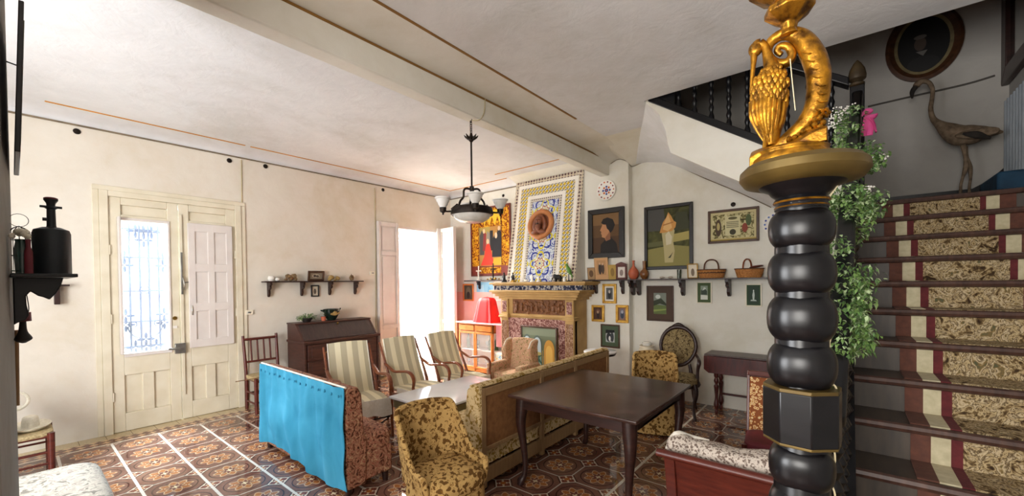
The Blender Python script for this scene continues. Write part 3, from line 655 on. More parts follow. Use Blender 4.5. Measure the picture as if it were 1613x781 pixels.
pB((1115, 333), (1196, 379), PB, 'framed_certificate', 'long brown framed illuminated certificate above the baskets', FRAME_BR, fw=.03, bg='#c9bd8c', dep=.03, cat='certificate', art=[
   ('#a89048', [(0, 0), (1, 0), (1, .05), (0, .05)]), (parch, [(.05, .08), (.95, .08), (.95, .92), (.05, .92)]), ('#cfc79a', [(.33, .16), (.66, .16), (.66, .84), (.33, .84)]),
   *[('#4d4630', [(.36, z), (.63, z), (.63, z+.022), (.36, z+.022)]) for z in (.44, .5, .56, .62)], ('#3c3a24', E_(.5, .28, .07, .1)), ('#5d5530', E_(.5, .76, .1, .05)), ('#8a3f2c', E_(.76, .4, .06, .16)), ('#4d5a34', E_(.84, .66, .06, .2)), ('#4d3a28', E_(.18, .45, .07, .3)), ('#b5a468', E_(.18, .5, .035, .14))])
pB((1018, 450), (1061, 507), PB, 'framed_landscape', 'brown mounted landscape view hanging under the right wall shelf', FRAME_BR, fw=.018, bg='#4a3628', dep=.02, matt=(.22, '#4a3628', '#7c8478'), art=[('#5f6f3a', [(0, 0), (1, 0), (1, .4), (0, .45)]), ('#2f3a26', [(0, .38), (.5, .5), (1, .4), (1, .5), (.6, .75), (0, .62)]), ('#c9d0c8', E_(.35, .82, .2, .1)), ('#8a9a50', [(0, .1), (1, .2), (1, .26), (0, .2)])])
pB((1097, 444), (1121, 478), PB, 'framed_print', 'small green mounted house print, left one under the baskets', CREAMC, fw=.012, bg='#3a4a2c', dep=.02, matt=(.2, '#46582f', '#8d9a86'), art=[('#d5d9ce', [(0, .0), (1, .0), (1, .3), (0, .34)]), ('#3d4a3c', [(.05, .35), (.9, .35), (.9, .62), (.5, .85), (.05, .66)]), ('#cfd6cc', [(.2, .65), (.5, .9), (.8, .8), (.5, .7)])])
pB((1174, 447), (1200, 483), PB, 'framed_print', 'small green mounted figure print, right one under the baskets', CREAMC, fw=.014, bg='#3a4a2c', dep=.02, matt=(.1, '#2f4a2c', '#2c4030'), art=[('#b9c4ba', [(.2, .16), (.8, .16), (.7, .24), (.25, .24)]), ('#c9d2ca', [(.42, .24), (.38, .5), (.46, .74), (.56, .7), (.6, .5), (.56, .24)]), ('#dfe4de', E_(.5, .76, .06, .05))])
sep = '#6b5a46'
pB((949, 447), (971, 478), PP, 'gilt_framed_photo', 'gilt framed oval figure photo, topmost of the small frames by the fireplace', GILT, fw=.035, bg='#e6dfce', dep=.035, matt=(.1, '#e9e2d2', '#5a5a58'), art=[('#24262a', E_(.5, .4, .26, .36)), ('#c4bcae', E_(.5, .66, .14, .14))], group=None)
pB((932, 480), (952, 507), PP, 'gilt_framed_photo', 'gilt framed dark brown portrait photo nearest the fireplace', GILT, fw=.035, bg='#4a2c1c', dep=.035, art=[('#6d4a34', E_(.5, .5, .3, .4)), ('#2a1a14', E_(.5, .38, .22, .3)), ('#b09070', E_(.48, .6, .1, .12))])
pB((970, 480), (990, 509), PP, 'gilt_framed_photo', 'gilt framed bluish photo at the wall corner under the shelf', GILT, fw=.04, bg='#8a6a5a', dep=.035, art=[('#6d6f80', E_(.5, .5, .32, .42)), ('#39404f', E_(.5, .38, .24, .26)), ('#a8a8b0', E_(.5, .66, .14, .14))])
pB((946, 510), (976, 549), PP, 'framed_photo', 'green mounted black and white photo above the round white table', FRAME_BR, fw=.02, bg='#46523a', dep=.025, matt=(.2, '#4a5a40', '#b5b8b4'), art=[('#23262a', E_(.35, .4, .28, .36)), ('#3a3d40', E_(.72, .42, .2, .38)), ('#0f1012', [(0, .7), (1, .8), (1, 1), (0, 1)]), ('#e6e6e2', E_(.45, .3, .12, .2))])

# ------------------------------------------------------------------ painted plates on walls
def plate(c, r, lb, cols, rz=0):
    t = thing('wall_plate', lb, 'plate', c, rz)
    b = MB(); b.M = Matrix.Rotation(R(90), 4, 'X'); b.lathe([(0, .012), (r*.55, .014), (r*.62, .02), (r, .035), (r, .028), (r*.6, .006), (0, .0)], WHITE, 32)
    def dab(x, y, s_, col, h=.0152): b.lathe([(0, h), (s_, h), (0, h+.001)], flat(col), 10, (x*r, y*r, 0))
    dab(0, 0, r*.2, cols[0]); dab(0, 0, r*.08, cols[1], .0165)
    for i in range(8):
        a = PI/4*i; dab(.36*math.cos(a), .36*math.sin(a), r*.11, cols[i % 2]);
    for i in range(14):
        a = 2*PI*i/14; rr = .82; b.ell((rr*r*math.cos(a), rr*r*math.sin(a), .029), (r*.09, r*.09, .003), flat(cols[(i*2+1) % len(cols)]), 8, 4)
    obj('plate', b, t); return t
p = on_y(956, 300, PP); plate((p.x, PP, p.z), .145, 'round painted pottery plate high beside the tiled chimney hood', ('#27408a', '#c96a2c', '#d2a83c', '#7a2c3a'))
p = on_y(1222, 353, PB); plate((p.x, PB, p.z), .13, 'blue and red rimmed plate on the wall half behind the newel', ('#b52c34', '#34489a', '#5a78b8', '#5a78b8'))
for px, py, lb in ((1155, 322, 'dark round wall knob above the framed certificate'), (793, 308, 'dark round wall knob between the tapestry and the tiled hood')):
    p = on_y(px, py, YB); b = MB(); b.lathe([(0, -.002), (.024, 0), (.028, .006), (.02, .016), (0, .02)], IRON, 14); o = obj('wall_stud', b); o.location = (p.x, YB, p.z); o.rotation_euler = (R(90), 0, 0); tag(o, lb, 'wall knob', 'round wall knobs')

# ------------------------------------------------------------------ right wall shelf (two lengths) and what stands on it
SZ = 1.622
xa = on_y(925, 441, PP).x; xc = -2.36; xe = -.3
t = thing('wall_shelf', 'short dark shelf beside the fireplace holding small old photos', 'shelf')
b = MB(); b.box(xa, xc+.02, PP-.15, PP, SZ-.016, SZ, WOOD_D); obj('board', b, t, .003)
for px in (938, 980): obj('bracket', bracket(MB(), Matrix.Translation((on_y(px, 455, PP-.05).x, PP, SZ-.016)), .19, .12, .03), t)
t = thing('wall_shelf', 'long dark shelf on the back wall carrying vases and baskets', 'shelf')
b = MB(); b.box(xc+.02, xe, YB-.27, YB, SZ-.016, SZ, WOOD_D); obj('board', b, t, .003)
for px in (995, 1004, 1074, 1147): obj('bracket', bracket(MB(), Matrix.Translation((on_y(px, 455, YB-.1).x, YB, SZ-.016)), .21, .2, .035), t)
def atB(px, Y): return on_y(px, 440, Y).x
YS = PP-.09
card = lambda lb, px0, pyt, px1, fm, **k: (lambda c: picture('photo_card', lb, (c[0][0], YS+.03, SZ+c[2]/2+.001), c[1], c[2], fm, cat='photo', lean=R(6), **k))(rectB((px0, pyt), (px1, 441), YS))
card('small leaning brown photo card nearest the tiled hood', 924, 422, 936, FRAME_BR, fw=.004, bg='#a8845a', art=[('#6a4c30', E_(.5, .5, .3, .3))], dep=.008)
card('tall standing photo card of a couple on the short shelf', 935, 407, 957, mat('buff_card_edge', '#c9a678', .8), fw=.008, bg='#c99a6a', art=[('#b58a5c', [(.15, .2), (.85, .2), (.85, .9), (.15, .9)]), ('#3a2c24', E_(.4, .5, .13, .28)), ('#4d3c30', E_(.62, .5, .12, .26)), ('#c9a888', E_(.4, .74, .06, .06)), ('#c9a888', E_(.62, .72, .06, .06))], dep=.01)
card('yellowed photo card between the couple and the red framed photo', 957, 418, 970, mat('yellow_card', '#b59648', .8), fw=.004, bg='#b09048', art=[('#8a6c34', E_(.5, .5, .25, .3))], dep=.008)
c, w_, h_ = rectB((970, 419), (987, 441), YS); t = picture('framed_photo', 'red brown photo frame with a pointed top on the short shelf', (c[0], YS+.02, SZ+h_/2+.001), w_, h_, WOOD_M, .025, [('#8f7c74', E_(.5, .45, .25, .3))], '#d9cfc4', cat='picture frame')
b = MB(); b.prism([(-w_/2-.01, h_/2), (w_/2+.01, h_/2), (w_/2-.01, h_/2+.02), (0, h_/2+.045), (-w_/2+.01, h_/2+.02)], -.028, -.004, 'y', WOOD_M); obj('pediment', b, t)
YV = YB-.13
b = MB(); x = atB(998, YV); b.lathe([(.03, 0), (.06, .03), (.075, .08), (.06, .13), (.03, .165), (.016, .19), (.014, .24), (.022, .26), (.01, .262), (0, .2)], TERRA, 24, (x, YV, SZ)); tag(obj('terracotta_bottle', b), 'orange terracotta bottle vase on the shelf at the wall corner', 'vase')
b = MB(); x = atB(1015, YV+.05); b.lathe([(.03, 0), (.05, .03), (.062, .07), (.05, .11), (.024, .135), (.02, .16), (.024, .25), (.02, .25), (0, .2)], mat('brown_glazed_pottery', '#6a4020', .3, 0, '#8a5a2c'), 24, (x, YV+.05, SZ)); tag(obj('brown_bottle_vase', b), 'narrow brown glazed vase beside the orange terracotta bottle', 'vase')
for px, lb in ((1043, 'small pale shell, left of two under the large painting'), (1056, 'small pale shell, right of two under the large painting')):
    b = MB(); b.ell((atB(px, YV), YV, SZ+.018), (.035, .02, .018), mat('pale_shell', '#a8988a', .5, 0, '#c9bcae', 20, .2), fn=lambda v: v+.006*noise.noise_vector(v*40)); tag(obj('shell', b), lb, 'shell', 'shells on the long shelf')
b = MB(); b.lathe([(0, 0), (.026, 0), (.03, .12), (.026, .12), (.024, .01), (0, .01)], glass('smoky_glass', '#4d5444', .1, .7), 16, (atB(1070, YV), YV, SZ)); tag(obj('drinking_glass', b), 'dark glass tumbler left of the small framed photo', 'glass')
c, w_, h_ = rectB((1082, 415), (1099, 438), YV); picture('framed_photo', 'small gold edged photo frame leaning beside the first basket', (c[0], YV+.03, SZ+h_/2+.002), w_, h_, BRASS, .012, [('#7a6a58', E_(.5, .4, .2, .3))], '#e0d4be', lean=R(7), cat='picture frame')
def basket(x0, x1, hgt, hx, hh, lb, lid=None, hw=.08):
    xc_ = (x0+x1)/2; hw_ = (x1-x0)/2; t = thing('wicker_basket', lb, 'basket', (xc_, YV, SZ))
    def ring(z0, z1, a, b_, m, o=0):
        bb = MB(); bb.lathe([(a-.008, z0), (a, z0), (b_, z1), (b_-.008, z1)], m, 40, (0, 0, 0), 1, .55); return bb
    n = 7; b = MB()
    for i in range(n):
        r0 = hw_*(.80+.2*(i/n)**.8)
        b.torus((0, 0, hgt*(i+.5)/n), 1, 1, WICK, seg=3) if False else None
        pts = [(r0*math.cos(2*PI*k/48), .55*r0*math.sin(2*PI*k/48), hgt*(i+.5)/n+.003*(1 if k % 2 else -1)) for k in range(48)]
        b.tube(pts, hgt/n*.56, WICK2 if (i == 4 and not lid) else WICK, 6, 1, closed=True, up=(0, 0, 1))
    b.lathe([(0, .004), (hw_*.8, .004), (hw_*.8, .01), (0, .01)], WICK, 32, (0, 0, 0), 1, .55)
    obj('woven_body', b, t)
    b = MB(); pts = [(hw_*1.03*math.cos(2*PI*k/48), .57*hw_*math.sin(2*PI*k/48), hgt) for k in range(48)]; b.tube(pts, .007, WICK2, 6, 1, closed=True, up=(0, 0, 1)); obj('rim', b, t)
    b = MB(); b.tube([(hx-.02, -hw_*.5, hgt-.03), (hx-.01, -hw_*.45, hgt+hh*.6), (hx, 0, hgt+hh), (hx+.01, hw_*.45, hgt+hh*.6), (hx+.02, hw_*.5, hgt-.03)], .0095, WICK2 if not lid else WOOD_R, 8) if hw is None else b.tube([(hx-hw, -.06, hgt-.03), (hx-hw*.98, -.03, hgt+hh*.55), (hx-hw*.5, 0, hgt+hh*.94), (hx+hw*.5, 0, hgt+hh*.94), (hx+hw*.98, .03, hgt+hh*.55), (hx+hw, .06, hgt-.03)], .0095, WICK2 if not lid else WOOD_R, 8)
    obj('handle', b, t)
    if lid: b = MB(); b.ell((hw_*.5, 0, hgt+.02), (hw_*.5, hw_*.4, .014), WOOD_M, fn=lambda v: v+Vector((0, 0, .15*(v.x-hw_*.3)))); obj('lid', b, t)
    return t
x0, x1 = on_y(1099, 430, YV).x, on_y(1143, 430, YV).x; basket(x0, x1, .105, .0, .125, 'wicker basket with a dark band and tall hoop handle', hw=.07)
x0, x1 = on_y(1158, 430, YV).x, on_y(1203, 430, YV).x; basket(x0, x1, .105, -.02, .115, 'lidded orange wicker basket, nearer the newel', True, hw=.035)
x0 = on_y(1214, 430, YV).x; basket(x0, x0+.30, .1, .1, .04, 'low basket mostly hidden behind the newel', hw=.06)
# ------------------------------------------------------------------ fireplace
FY = 5.10
STONE = mat('ochre_painted_stone', '#a8854c', .55, 0, '#c29e62', 6, .12); STONE2 = mat('olive_shaded_side_stone', '#8a7440', .6, 0, '#9c8650', 6, .12)
BRMAR = paintmix('brown_veined_marble', [(.35, '#5a3230'), (.5, '#8a5c54'), (.6, '#c9aaa0'), (.7, '#7a4a44')], 20, 2, .35)
CARV = mat('carved_brown_relief', '#5a3218', .45, 0, '#8a5a30', 30, .3)
BTILE = paintmix('blue_black_frieze_tile', [(.4, '#1c2036'), (.5, '#4d4f6a'), (.58, '#cfc9ba'), (.7, '#2c3050')], 26, .3, .3)
t = thing('fireplace', 'ochre stone fireplace with a carved frieze and fluted side columns', 'fireplace')
fx0, fx1 = -4.40, -3.03
b = MB(); b.box(fx0, fx1, FY+.04, YB-.13, 0, 1.33, STONE); obj('body', b, t, .004)
b = MB(); b.box(-4.60, -2.80, FY-.07, 5.49, 1.565, 1.60, STONE); b.box(-4.56, -2.83, FY-.03, 5.49, 1.545, 1.565, STONE); obj('mantel_shelf', b, t, .006)
b = MB(); b.box(-4.54, -2.88, FY-.015, 5.49, 1.47, 1.545, BTILE); obj('tile_frieze', b, t, .003)
b = MB()
for i, (o, z0, z1) in enumerate(((.20, 1.44, 1.475), (.16, 1.41, 1.44), (.11, 1.37, 1.41), (.06, 1.33, 1.37))): b.box(fx0-o*.9, fx1+o*.8, FY+.04-o*.7, 5.49, z0, z1, STONE)
obj('cornice', b, t, .006)
b = MB(); b.box(-4.17, -3.17, FY+.02, FY+.05, 1.10, 1.33, CARV)
random.seed(3)
for i in range(46):
    x = random.uniform(-4.13, -3.21); z = random.uniform(1.13, 1.30); r = random.uniform(.018, .04)
    b.ell((x, FY+.02, z), (r, .022, r*1.2), CARV, 8, 6)
for i in range(9):
    x = -4.07+i*.1; b.ell((x, FY+.005, 1.19), (.02, .022, .05), CARV, 10, 6); b.ell((x, FY, 1.262), (.014, .015, .017), CARV, 8, 6)
obj('carved_relief', b, t)
for x0 in (-4.40, -3.17):
    b = MB(); b.box(x0, x0+.14+.0, FY, FY+.1, .10, 1.03, STONE)
    for k in range(5): b.cyl((x0+.02+k*.025, FY-.001, .18), (x0+.02+k*.025, FY-.001, .98), .0075, BRMAR, seg=8)
    p_ = obj('fluted_column', b, t, .003)
    b = MB(); b.box(x0-.03, x0+.17, FY-.04, FY+.12, 1.03, 1.06, STONE); b.box(x0-.02, x0+.16, FY-.03, FY+.1, 1.06, 1.085, STONE); obj('column_capital', b, p_, .005)
    b = MB(); b.box(x0-.02, x0+.16, FY-.03, FY+.12, 0, .12, STONE); obj('column_base', b, p_, .005)
    b = MB(); b.box(x0, x0+.14, FY+.0, FY+.06, 1.085, 1.33, STONE); b.box(x0+.025, x0+.115, FY-.006, FY+.03, 1.12, 1.30, BRMAR); obj('frieze_block', b, p_, .004)
b = MB(); b.box(-4.26, -4.0, FY+.01, FY+.05, .0, 1.03, BRMAR); b.box(-3.30, -3.17, FY+.01, FY+.05, .0, 1.03, BRMAR); b.box(-4.0, -3.30, FY+.01, FY+.05, .90, 1.03, BRMAR); obj('marble_surround', b, t, .003)
b = MB(); b.box(-4.2, -3.15, FY+.02, FY+.06, 1.06, 1.10, STONE); obj('lintel_moulding', b, t, .004)
b = MB(); b.box(-4.45, -3.0, FY-.35, FY+.1, 0, .05, SLATE); obj('hearth', b, t, .006)
# painted fireboard
c, w_, h_ = rectB((822, 510), (880, 604), FY); sky = '#9cb0a0'
arch = lambda x0, x1, z0, z1: [(x0, z0), (x1, z0), (x1, z1)]+[((x0+x1)/2+(x1-x0)/2*math.cos(PI*i/8), z1+(x1-x0)*.6*math.sin(PI*i/8)) for i in range(1, 8)]+[(x0, z1)]
h_ = .92; picture('painted_fireboard', 'painted board of arches and palms closing the fireplace opening', (-3.645, FY+.005, .47), .68, .9, FRAME_BR, fw=.025, bg='#8a9078', dep=.025, cat='painting', art=[
 ('#6f7a60', [(0, .5), (1, .5), (1, 1), (0, 1)]), ('#7f8a72', [(0, .86), (1, .86), (1, 1), (0, 1)]), ('#c9b868', [(0, .34), (.62, .34), (.62, .6), (0, .62)]), ('#5a6a62', arch(.02, .28, .0, .72)), ('#c6d6da', arch(.05, .25, .0, .72)), ('#5a6a62', arch(.32, .60, .0, .70)), ('#bcd0d8', arch(.35, .57, .0, .70)),
 ('#b5b06a', [(.04, .3), (.58, .3), (.58, .56), (.04, .6)]), ('#8ab0a4', [(.05, .3), (.58, .34), (.58, .48), (.3, .5)]), ('#c9973c', arch(.66, .96, .0, .62)), ('#e0b85a', arch(.71, .91, .05, .58)), ('#2c5a48', [(.44, 0), (.5, 0), (.5, .4), (.62, .34), (.52, .46), (.6, .52), (.48, .5), (.36, .52), (.44, .44), (.34, .34), (.46, .4)]), ('#3f6a58', [(.28, 0), (.32, 0), (.33, .36), (.42, .3), (.34, .42), (.22, .38), (.3, .36)]), ('#b03a34', [(.15, .03), (.9, .0), (.9, .07), (.5, .1), (.15, .09)])])
# ------------------------------------------------------------------ tiled chimney hood
H0, H1, HB, HT = 1.60, 3.29, 5.20, 5.50; hx0, hx1 = -4.36, -3.06
t = thing('chimney_hood', 'tall tiled chimney hood sloping back above the fireplace', 'chimney hood')
b = MB(); b.prism([(HB+.012, H0), (HT+.012, H1+.0), (YB, H1+.0), (YB, H0)], hx0+.0, hx1, 'x', PL_B); b.prism([(HT+.01, H1), (5.30, ZC), (YB, ZC), (YB, H1)], hx0-.03, hx1+.02, 'x', PL_B); obj('hood_body', b, t, .004)
def tile_mat(name, fn):
    m, nt, b = base(name, .25, 0, .5); v, x, y, z = coords(nt); setc(nt, b, fn(nt, v, x, z)); return m
def f_border(nt, v, x, z):
    a = ((x/.055).frac()-.5).abs(); c = ((z/.055).frac()-.5).abs(); n = tex_noise(nt, v, 40, 2)
    col = mixc(nt, (a+c).lt(.42), '#c9b9a0', '#2a2540'); col = mixc(nt, (a+c).lt(.2), col, '#7d4a3a'); return mixc(nt, n.gt(.60), col, '#d9cdb8')
def f_yel(nt, v, x, z):
    k = 2*PI/.13; d1 = ((x+z)*k).cos(); d2 = ((x-z)*k).cos(); n = tex_noise(nt, v, 60, 2)
    col = mixc(nt, (d1*d2).gt(.12), '#d9d2b4', '#c9a81c'); col = mixc(nt, (d1.abs()).lt(.28), col, '#2a3050'); col = mixc(nt, (d2.abs()).lt(.22), col, '#e6dfc8'); return mixc(nt, (d1*d2).lt(-.72), col, '#2c3452')
def f_small(nt, v, x, z):
    a = ((x/.04).frac()-.5).abs(); c = ((z/.04).frac()-.5).abs(); return mixc(nt, a.max(c).lt(.25), '#cfc8b8', '#5a4a44')
def f_center(nt, v, x, z):
    P = .42; xx = ((x+3.71)/P+.5); zz = (z/P)
    a = (xx.frac()-.5); c = (zz.frac()-.5); r = (a*a+c*c).op('SQRT'); an = c.op('ARCTAN2', a); n = tex_noise(nt, v, 15, 2, 1)
    w_ = (an*8).cos()*.03; w4 = (an*4).cos()*.10
    col = mixc(nt, (n-.5).abs().lt(.028), '#d3dade', '#3a4a9a')
    col = mixc(nt, ((r+w4)-.42).abs().lt(.035), col, '#2c3a8c'); col = mixc(nt, ((r-w4)-.34).abs().lt(.035), col, '#d8c62c')
    col = mixc(nt, (r+w4*.5).lt(.22), col, '#e3e0d2'); col = mixc(nt, ((r+w_)-.18).abs().lt(.025), col, '#a8683c'); col = mixc(nt, ((r+w_)-.09).abs().lt(.02), col, '#b8b05a'); col = mixc(nt, r.lt(.04), col, '#3a4a9a'); return col
TM = [tile_mat('dark_mosaic_tile', f_border), mat('white_glazed_tile', '#e6e0d4', .25, 0, '#efebe2', 6, 0), tile_mat('yellow_interlace_tile', f_yel), mat('white_glazed_tile_b', '#e6e0d4', .25, 0, '#efebe2', 6, 0), tile_mat('small_check_tile', f_small), tile_mat('blue_arabesque_tile', f_center)]
d_ = Vector((0, HT-HB, H1-H0)); L_ = d_.length
def onhood(x, s, o=0): q = d_.normalized(); nrm = Vector((0, -q.z, q.y)); return Vector((x, HB, H0))+q*s+nrm*o
b = MB(); ins = [0, .075, .135, .285, .345, .40]
for i, m_ in enumerate(TM):
    a = ins[i]; o = .004+.0025*i; v = []
    for oo in (0, o):
        for x, s_ in ((hx0+a, 0), (hx1-a, 0), (hx1-a, L_-a), (hx0+a, L_-a)): v.append(onhood(x, s_, oo))
    b.add(v, [(0, 3, 2, 1), (4, 5, 6, 7), (0, 1, 5, 4), (1, 2, 6, 5), (2, 3, 7, 6), (3, 0, 4, 7)], m_)
obj('tile_panel', b, t)
# carved head medallion
th = math.atan2(HT-HB, H1-H0); p = onhood(-3.745, .92, .042)
t = thing('carved_medallion', 'round terracotta medallion of a bearded head on the tiled hood', 'medallion', p, 0, None, rx=-th)
MED = mat('orange_brown_wood_ring', '#b5703c', .5, 0, '#c98450', 8, .1); MED2 = mat('carved_dark_terracotta', '#6a3820', .5, 0, '#8f5232', 14, .2)
b = MB(); b.torus((0, -.0, 0), .205, .042, MED, 'y', 40, 10); obj('ring', b, t)
b = MB(); b.M = Matrix.Rotation(R(90), 4, 'X'); b.lathe([(0, .02), (.12, .012), (.2, .0), (.2, -.02), (0, -.02)], MED2, 32); obj('dish', b, t)
b = MB(); b.ell((.01, -.055, .03), (.06, .055, .085), MED2); b.ell((.01, -.10, .02), (.014, .022, .03), MED2); b.ell((.01, -.07, -.06), (.05, .045, .065), MED2, fn=lambda v: v+.01*noise.noise_vector(v*60))
b.ell((-.015, -.10, .045), (.014, .008, .007), EBONY); b.ell((.035, -.10, .045), (.014, .008, .007), EBONY); b.ell((.01, -.105, -.018), (.028, .012, .008), EBONY)
b.tube([(-.04, -.09, .065), (.01, -.105, .07), (.06, -.09, .065)], .012, MED2, 6); b.ell((.01, -.03, .10), (.085, .05, .05), MED2, fn=lambda v: v+.012*noise.noise_vector(v*50))
for s_ in (-1, 1): b.tube([(.01+s_*.05, -.04, .1), (.01+s_*.09, -.04, .03), (.01+s_*.1, -.03, -.06), (.01+s_*.07, -.02, -.13)], [.03, .035, .035, .02], MED2, 8); b.tube([(-.0, -.04, -.12), (s_*.07, -.035, -.13), (s_*.14, -.02, -.14)], [.03, .04, .02], MED2, 8)
obj('bearded_head', b, t)

# ------------------------------------------------------------------ mantel ornaments
MZ = 1.601; MY = 5.14
mx = lambda px: on_y(px, 441, MY).x
def small_figure(px, lb, m1, m2, s_=1, cat='figurine', name='figurine'):
    t = thing(name, lb, cat, (mx(px), MY, MZ)); b = MB()
    b.lathe([(0, 0), (.045*s_, 0), (.045*s_, .015), (.03*s_, .03), (.028*s_, .035), (0, .036)], m1, 16); obj('base', b, t)
    b = MB(); b.tube([(0, 0, .03*s_), (0, 0, .07*s_), (.004, 0, .10*s_), (0, 0, .125*s_)], [.028*s_, .022*s_, .02*s_, .009*s_], m2, 10); b.ell((0, -.002, .14*s_), (.013*s_, .013*s_, .017*s_), m2); b.tube([(-.018*s_, 0, .11*s_), (-.026*s_, -.012, .08*s_), (-.006*s_, -.024, .075*s_)], .006*s_, m2, 6); b.tube([(.018*s_, 0, .11*s_), (.026*s_, -.012, .08*s_), (.006*s_, -.024, .07*s_)], .006*s_, m2, 6); obj('figure', b, t); return t
small_figure(794, 'dark bronze figure at the left end of the mantel shelf', BLACK, BLACK, 1.05)
small_figure(808, 'dark figure on a gold base, second on the mantel shelf', BRASS, BLACK, 1.0)
small_figure(838, 'white figurine under the tiled panel, right of a pale bird', WHITE, WHITE, .8)
b = MB(); x = mx(828); b.ell((x, MY, MZ+.02), (.035, .018, .02), WHITE); b.ell((x-.03, MY, MZ+.045), (.012, .01, .012), WHITE); b.tube([(x-.02, MY, MZ+.025), (x-.028, MY, MZ+.04)], .008, WHITE, 8); tag(obj('white_bird_figurine', b), 'small white bird ornament left of the white figurines', 'figurine')
small_figure(848, 'white figurine nearer the black elephant', WHITE, WHITE, .7)
# elephant
t = thing('elephant_figurine', 'black elephant ornament on the mantel shelf', 'figurine', (mx(879), MY, MZ), R(10)); s_ = .9; b = MB()
b.ell((0, 0, .075*s_), (.062*s_, .035*s_, .042*s_), BLACK); b.ell((-.062*s_, 0, .095*s_), (.03*s_, .026*s_, .032*s_), BLACK)
b.tube([(-.08*s_, 0, .09*s_), (-.10*s_, 0, .06*s_), (-.105*s_, 0, .03*s_), (-.118*s_, 0, .02*s_)], [.015*s_, .012*s_, .008*s_, .005*s_], BLACK, 8)
for x, y in ((-.04, -.02), (-.038, .02), (.04, -.02), (.042, .02)): b.tube([(x*s_, y*s_, .06*s_), (x*s_, y*s_, .03*s_), (x*s_, y*s_, 0)], [.02*s_, .014*s_, .016*s_], BLACK, 8)
b.tube([(.06*s_, 0, .09*s_), (.075*s_, 0, .06*s_), (.074*s_, 0, .04*s_)], .004, BLACK, 6); obj('body', b, t)
for sy in (-1, 1):
    b = MB(); b.ell((-.05*s_, sy*.03*s_, .092*s_), (.022*s_, .005, .028*s_), BLACK); obj('ear', b, t); b = MB(); b.tube([(-.083*s_, sy*.012, .078*s_), (-.105*s_, sy*.016, .072*s_), (-.12*s_, sy*.016, .08*s_)], [.005, .004, .001], WHITE, 6); obj('tusk', b, t)
# parrot on stand
t = thing('parrot_figurine', 'green parrot ornament on a perch at the right end of the mantel', 'figurine', (mx(896), MY, MZ)); GR = mat('green_feather_paint', '#3a6a24', .5, 0, '#6a9a34', 30, .2)
b = MB(); b.lathe([(0, 0), (.03, 0), (.03, .012), (.008, .02), (.007, .10), (.018, .105), (0, .11)], BLACK, 14); obj('perch', b, t)
b = MB(); b.tube([(.035, 0, .10), (.02, 0, .13), (0, 0, .17), (-.022, 0, .215), (-.03, 0, .24)], [.008, .026, .032, .022, .012], GR, 12); b.ell((-.034, 0, .245), (.02, .018, .02), GR); obj('body', b, t)
b = MB(); b.tube([(-.05, 0, .25), (-.062, 0, .245), (-.062, 0, .232)], [.009, .007, .002], flat('#e0c23c'), 8); obj('beak', b, t)
b = MB(); b.tube([(.03, .01, .12), (.045, .01, .08), (.055, .01, .04)], [.012, .012, .004], GR, 8, flat_=(1, .5)); obj('tail', b, t)
# small bottle behind the parrot stand
b = MB(); b.lathe([(0, 0), (.022, 0), (.022, .05), (.01, .065), (.01, .08), (0, .08)], WHITE, 14, (mx(892)-.02, MY-.02, MZ)); tag(obj('white_jar', b), 'small white jar at the foot of the parrot perch', 'jar')

# ------------------------------------------------------------------ alcove left of the fireplace
# tapestry-like panel
TG = paintmix('ochre_scrollwork', [(.38, '#5a1c14'), (.46, '#a85a14'), (.54, '#d89a1c'), (.68, '#e8b83c')], 16, 2, .7)
pB((741, 330), (805, 434), YB-.02, 'painted_hanging', 'gold and red painted hanging of robed figures in the corner alcove', mat('dark_red_border', '#5a1f14', .6, 0, '#7a2c1c', 20, .1), fw=.03, bg=TG, dep=.03, cat='wall hanging', art=[
  ('#7a2a1c', [(0, 0), (1, 0), (1, .13), (0, .13)]), (TG, [(.22, .02), (.78, .02), (.78, .11), (.22, .11)]), ('#b5823c', [(.2, .13), (.8, .13), (.8, .72), (.2, .72)]), ('#a89048', [(.2, .5), (.5, .5), (.5, .72), (.2, .72)]), ('#4d4a48', [(.22, .3), (.34, .3), (.36, .6), (.28, .68), (.22, .6)]), ('#8a2c2c', [(.3, .36), (.38, .36), (.4, .62), (.33, .66)]), ('#8a8478', [(.38, .32), (.5, .32), (.5, .62), (.42, .66)]),
  ('#1c1a1e', [(.5, .36), (.58, .36), (.58, .66), (.5, .66)]), ('#d9341c', [(.24, .14), (.62, .14), (.56, .26), (.5, .44), (.44, .5), (.38, .42), (.34, .28)]), ('#15151c', [(.55, .26), (.80, .26), (.80, .6), (.74, .72), (.68, .6), (.64, .62), (.58, .54)]), ('#d9b894', E_(.44, .5, .035, .04)), ('#e0c4a0', E_(.66, .58, .035, .045)), ('#d9b894', E_(.74, .68, .03, .035)), ('#e0c29c', E_(.34, .66, .03, .035)),
  ('#e0aa1c', [(.56, .14), (.8, .14), (.8, .25), (.6, .24)]), ('#e8b828', [(.3, .86), (.36, .74), (.42, .84), (.5, .74), (.56, .86), (.64, .74), (.7, .86), (.78, .74), (.78, .96), (.3, .96)]), ('#5a1c14', [(.195, .13), (.205, .13), (.205, .98), (.195, .98)]), ('#5a1c14', [(.795, .13), (.805, .13), (.805, .98), (.795, .98)])])
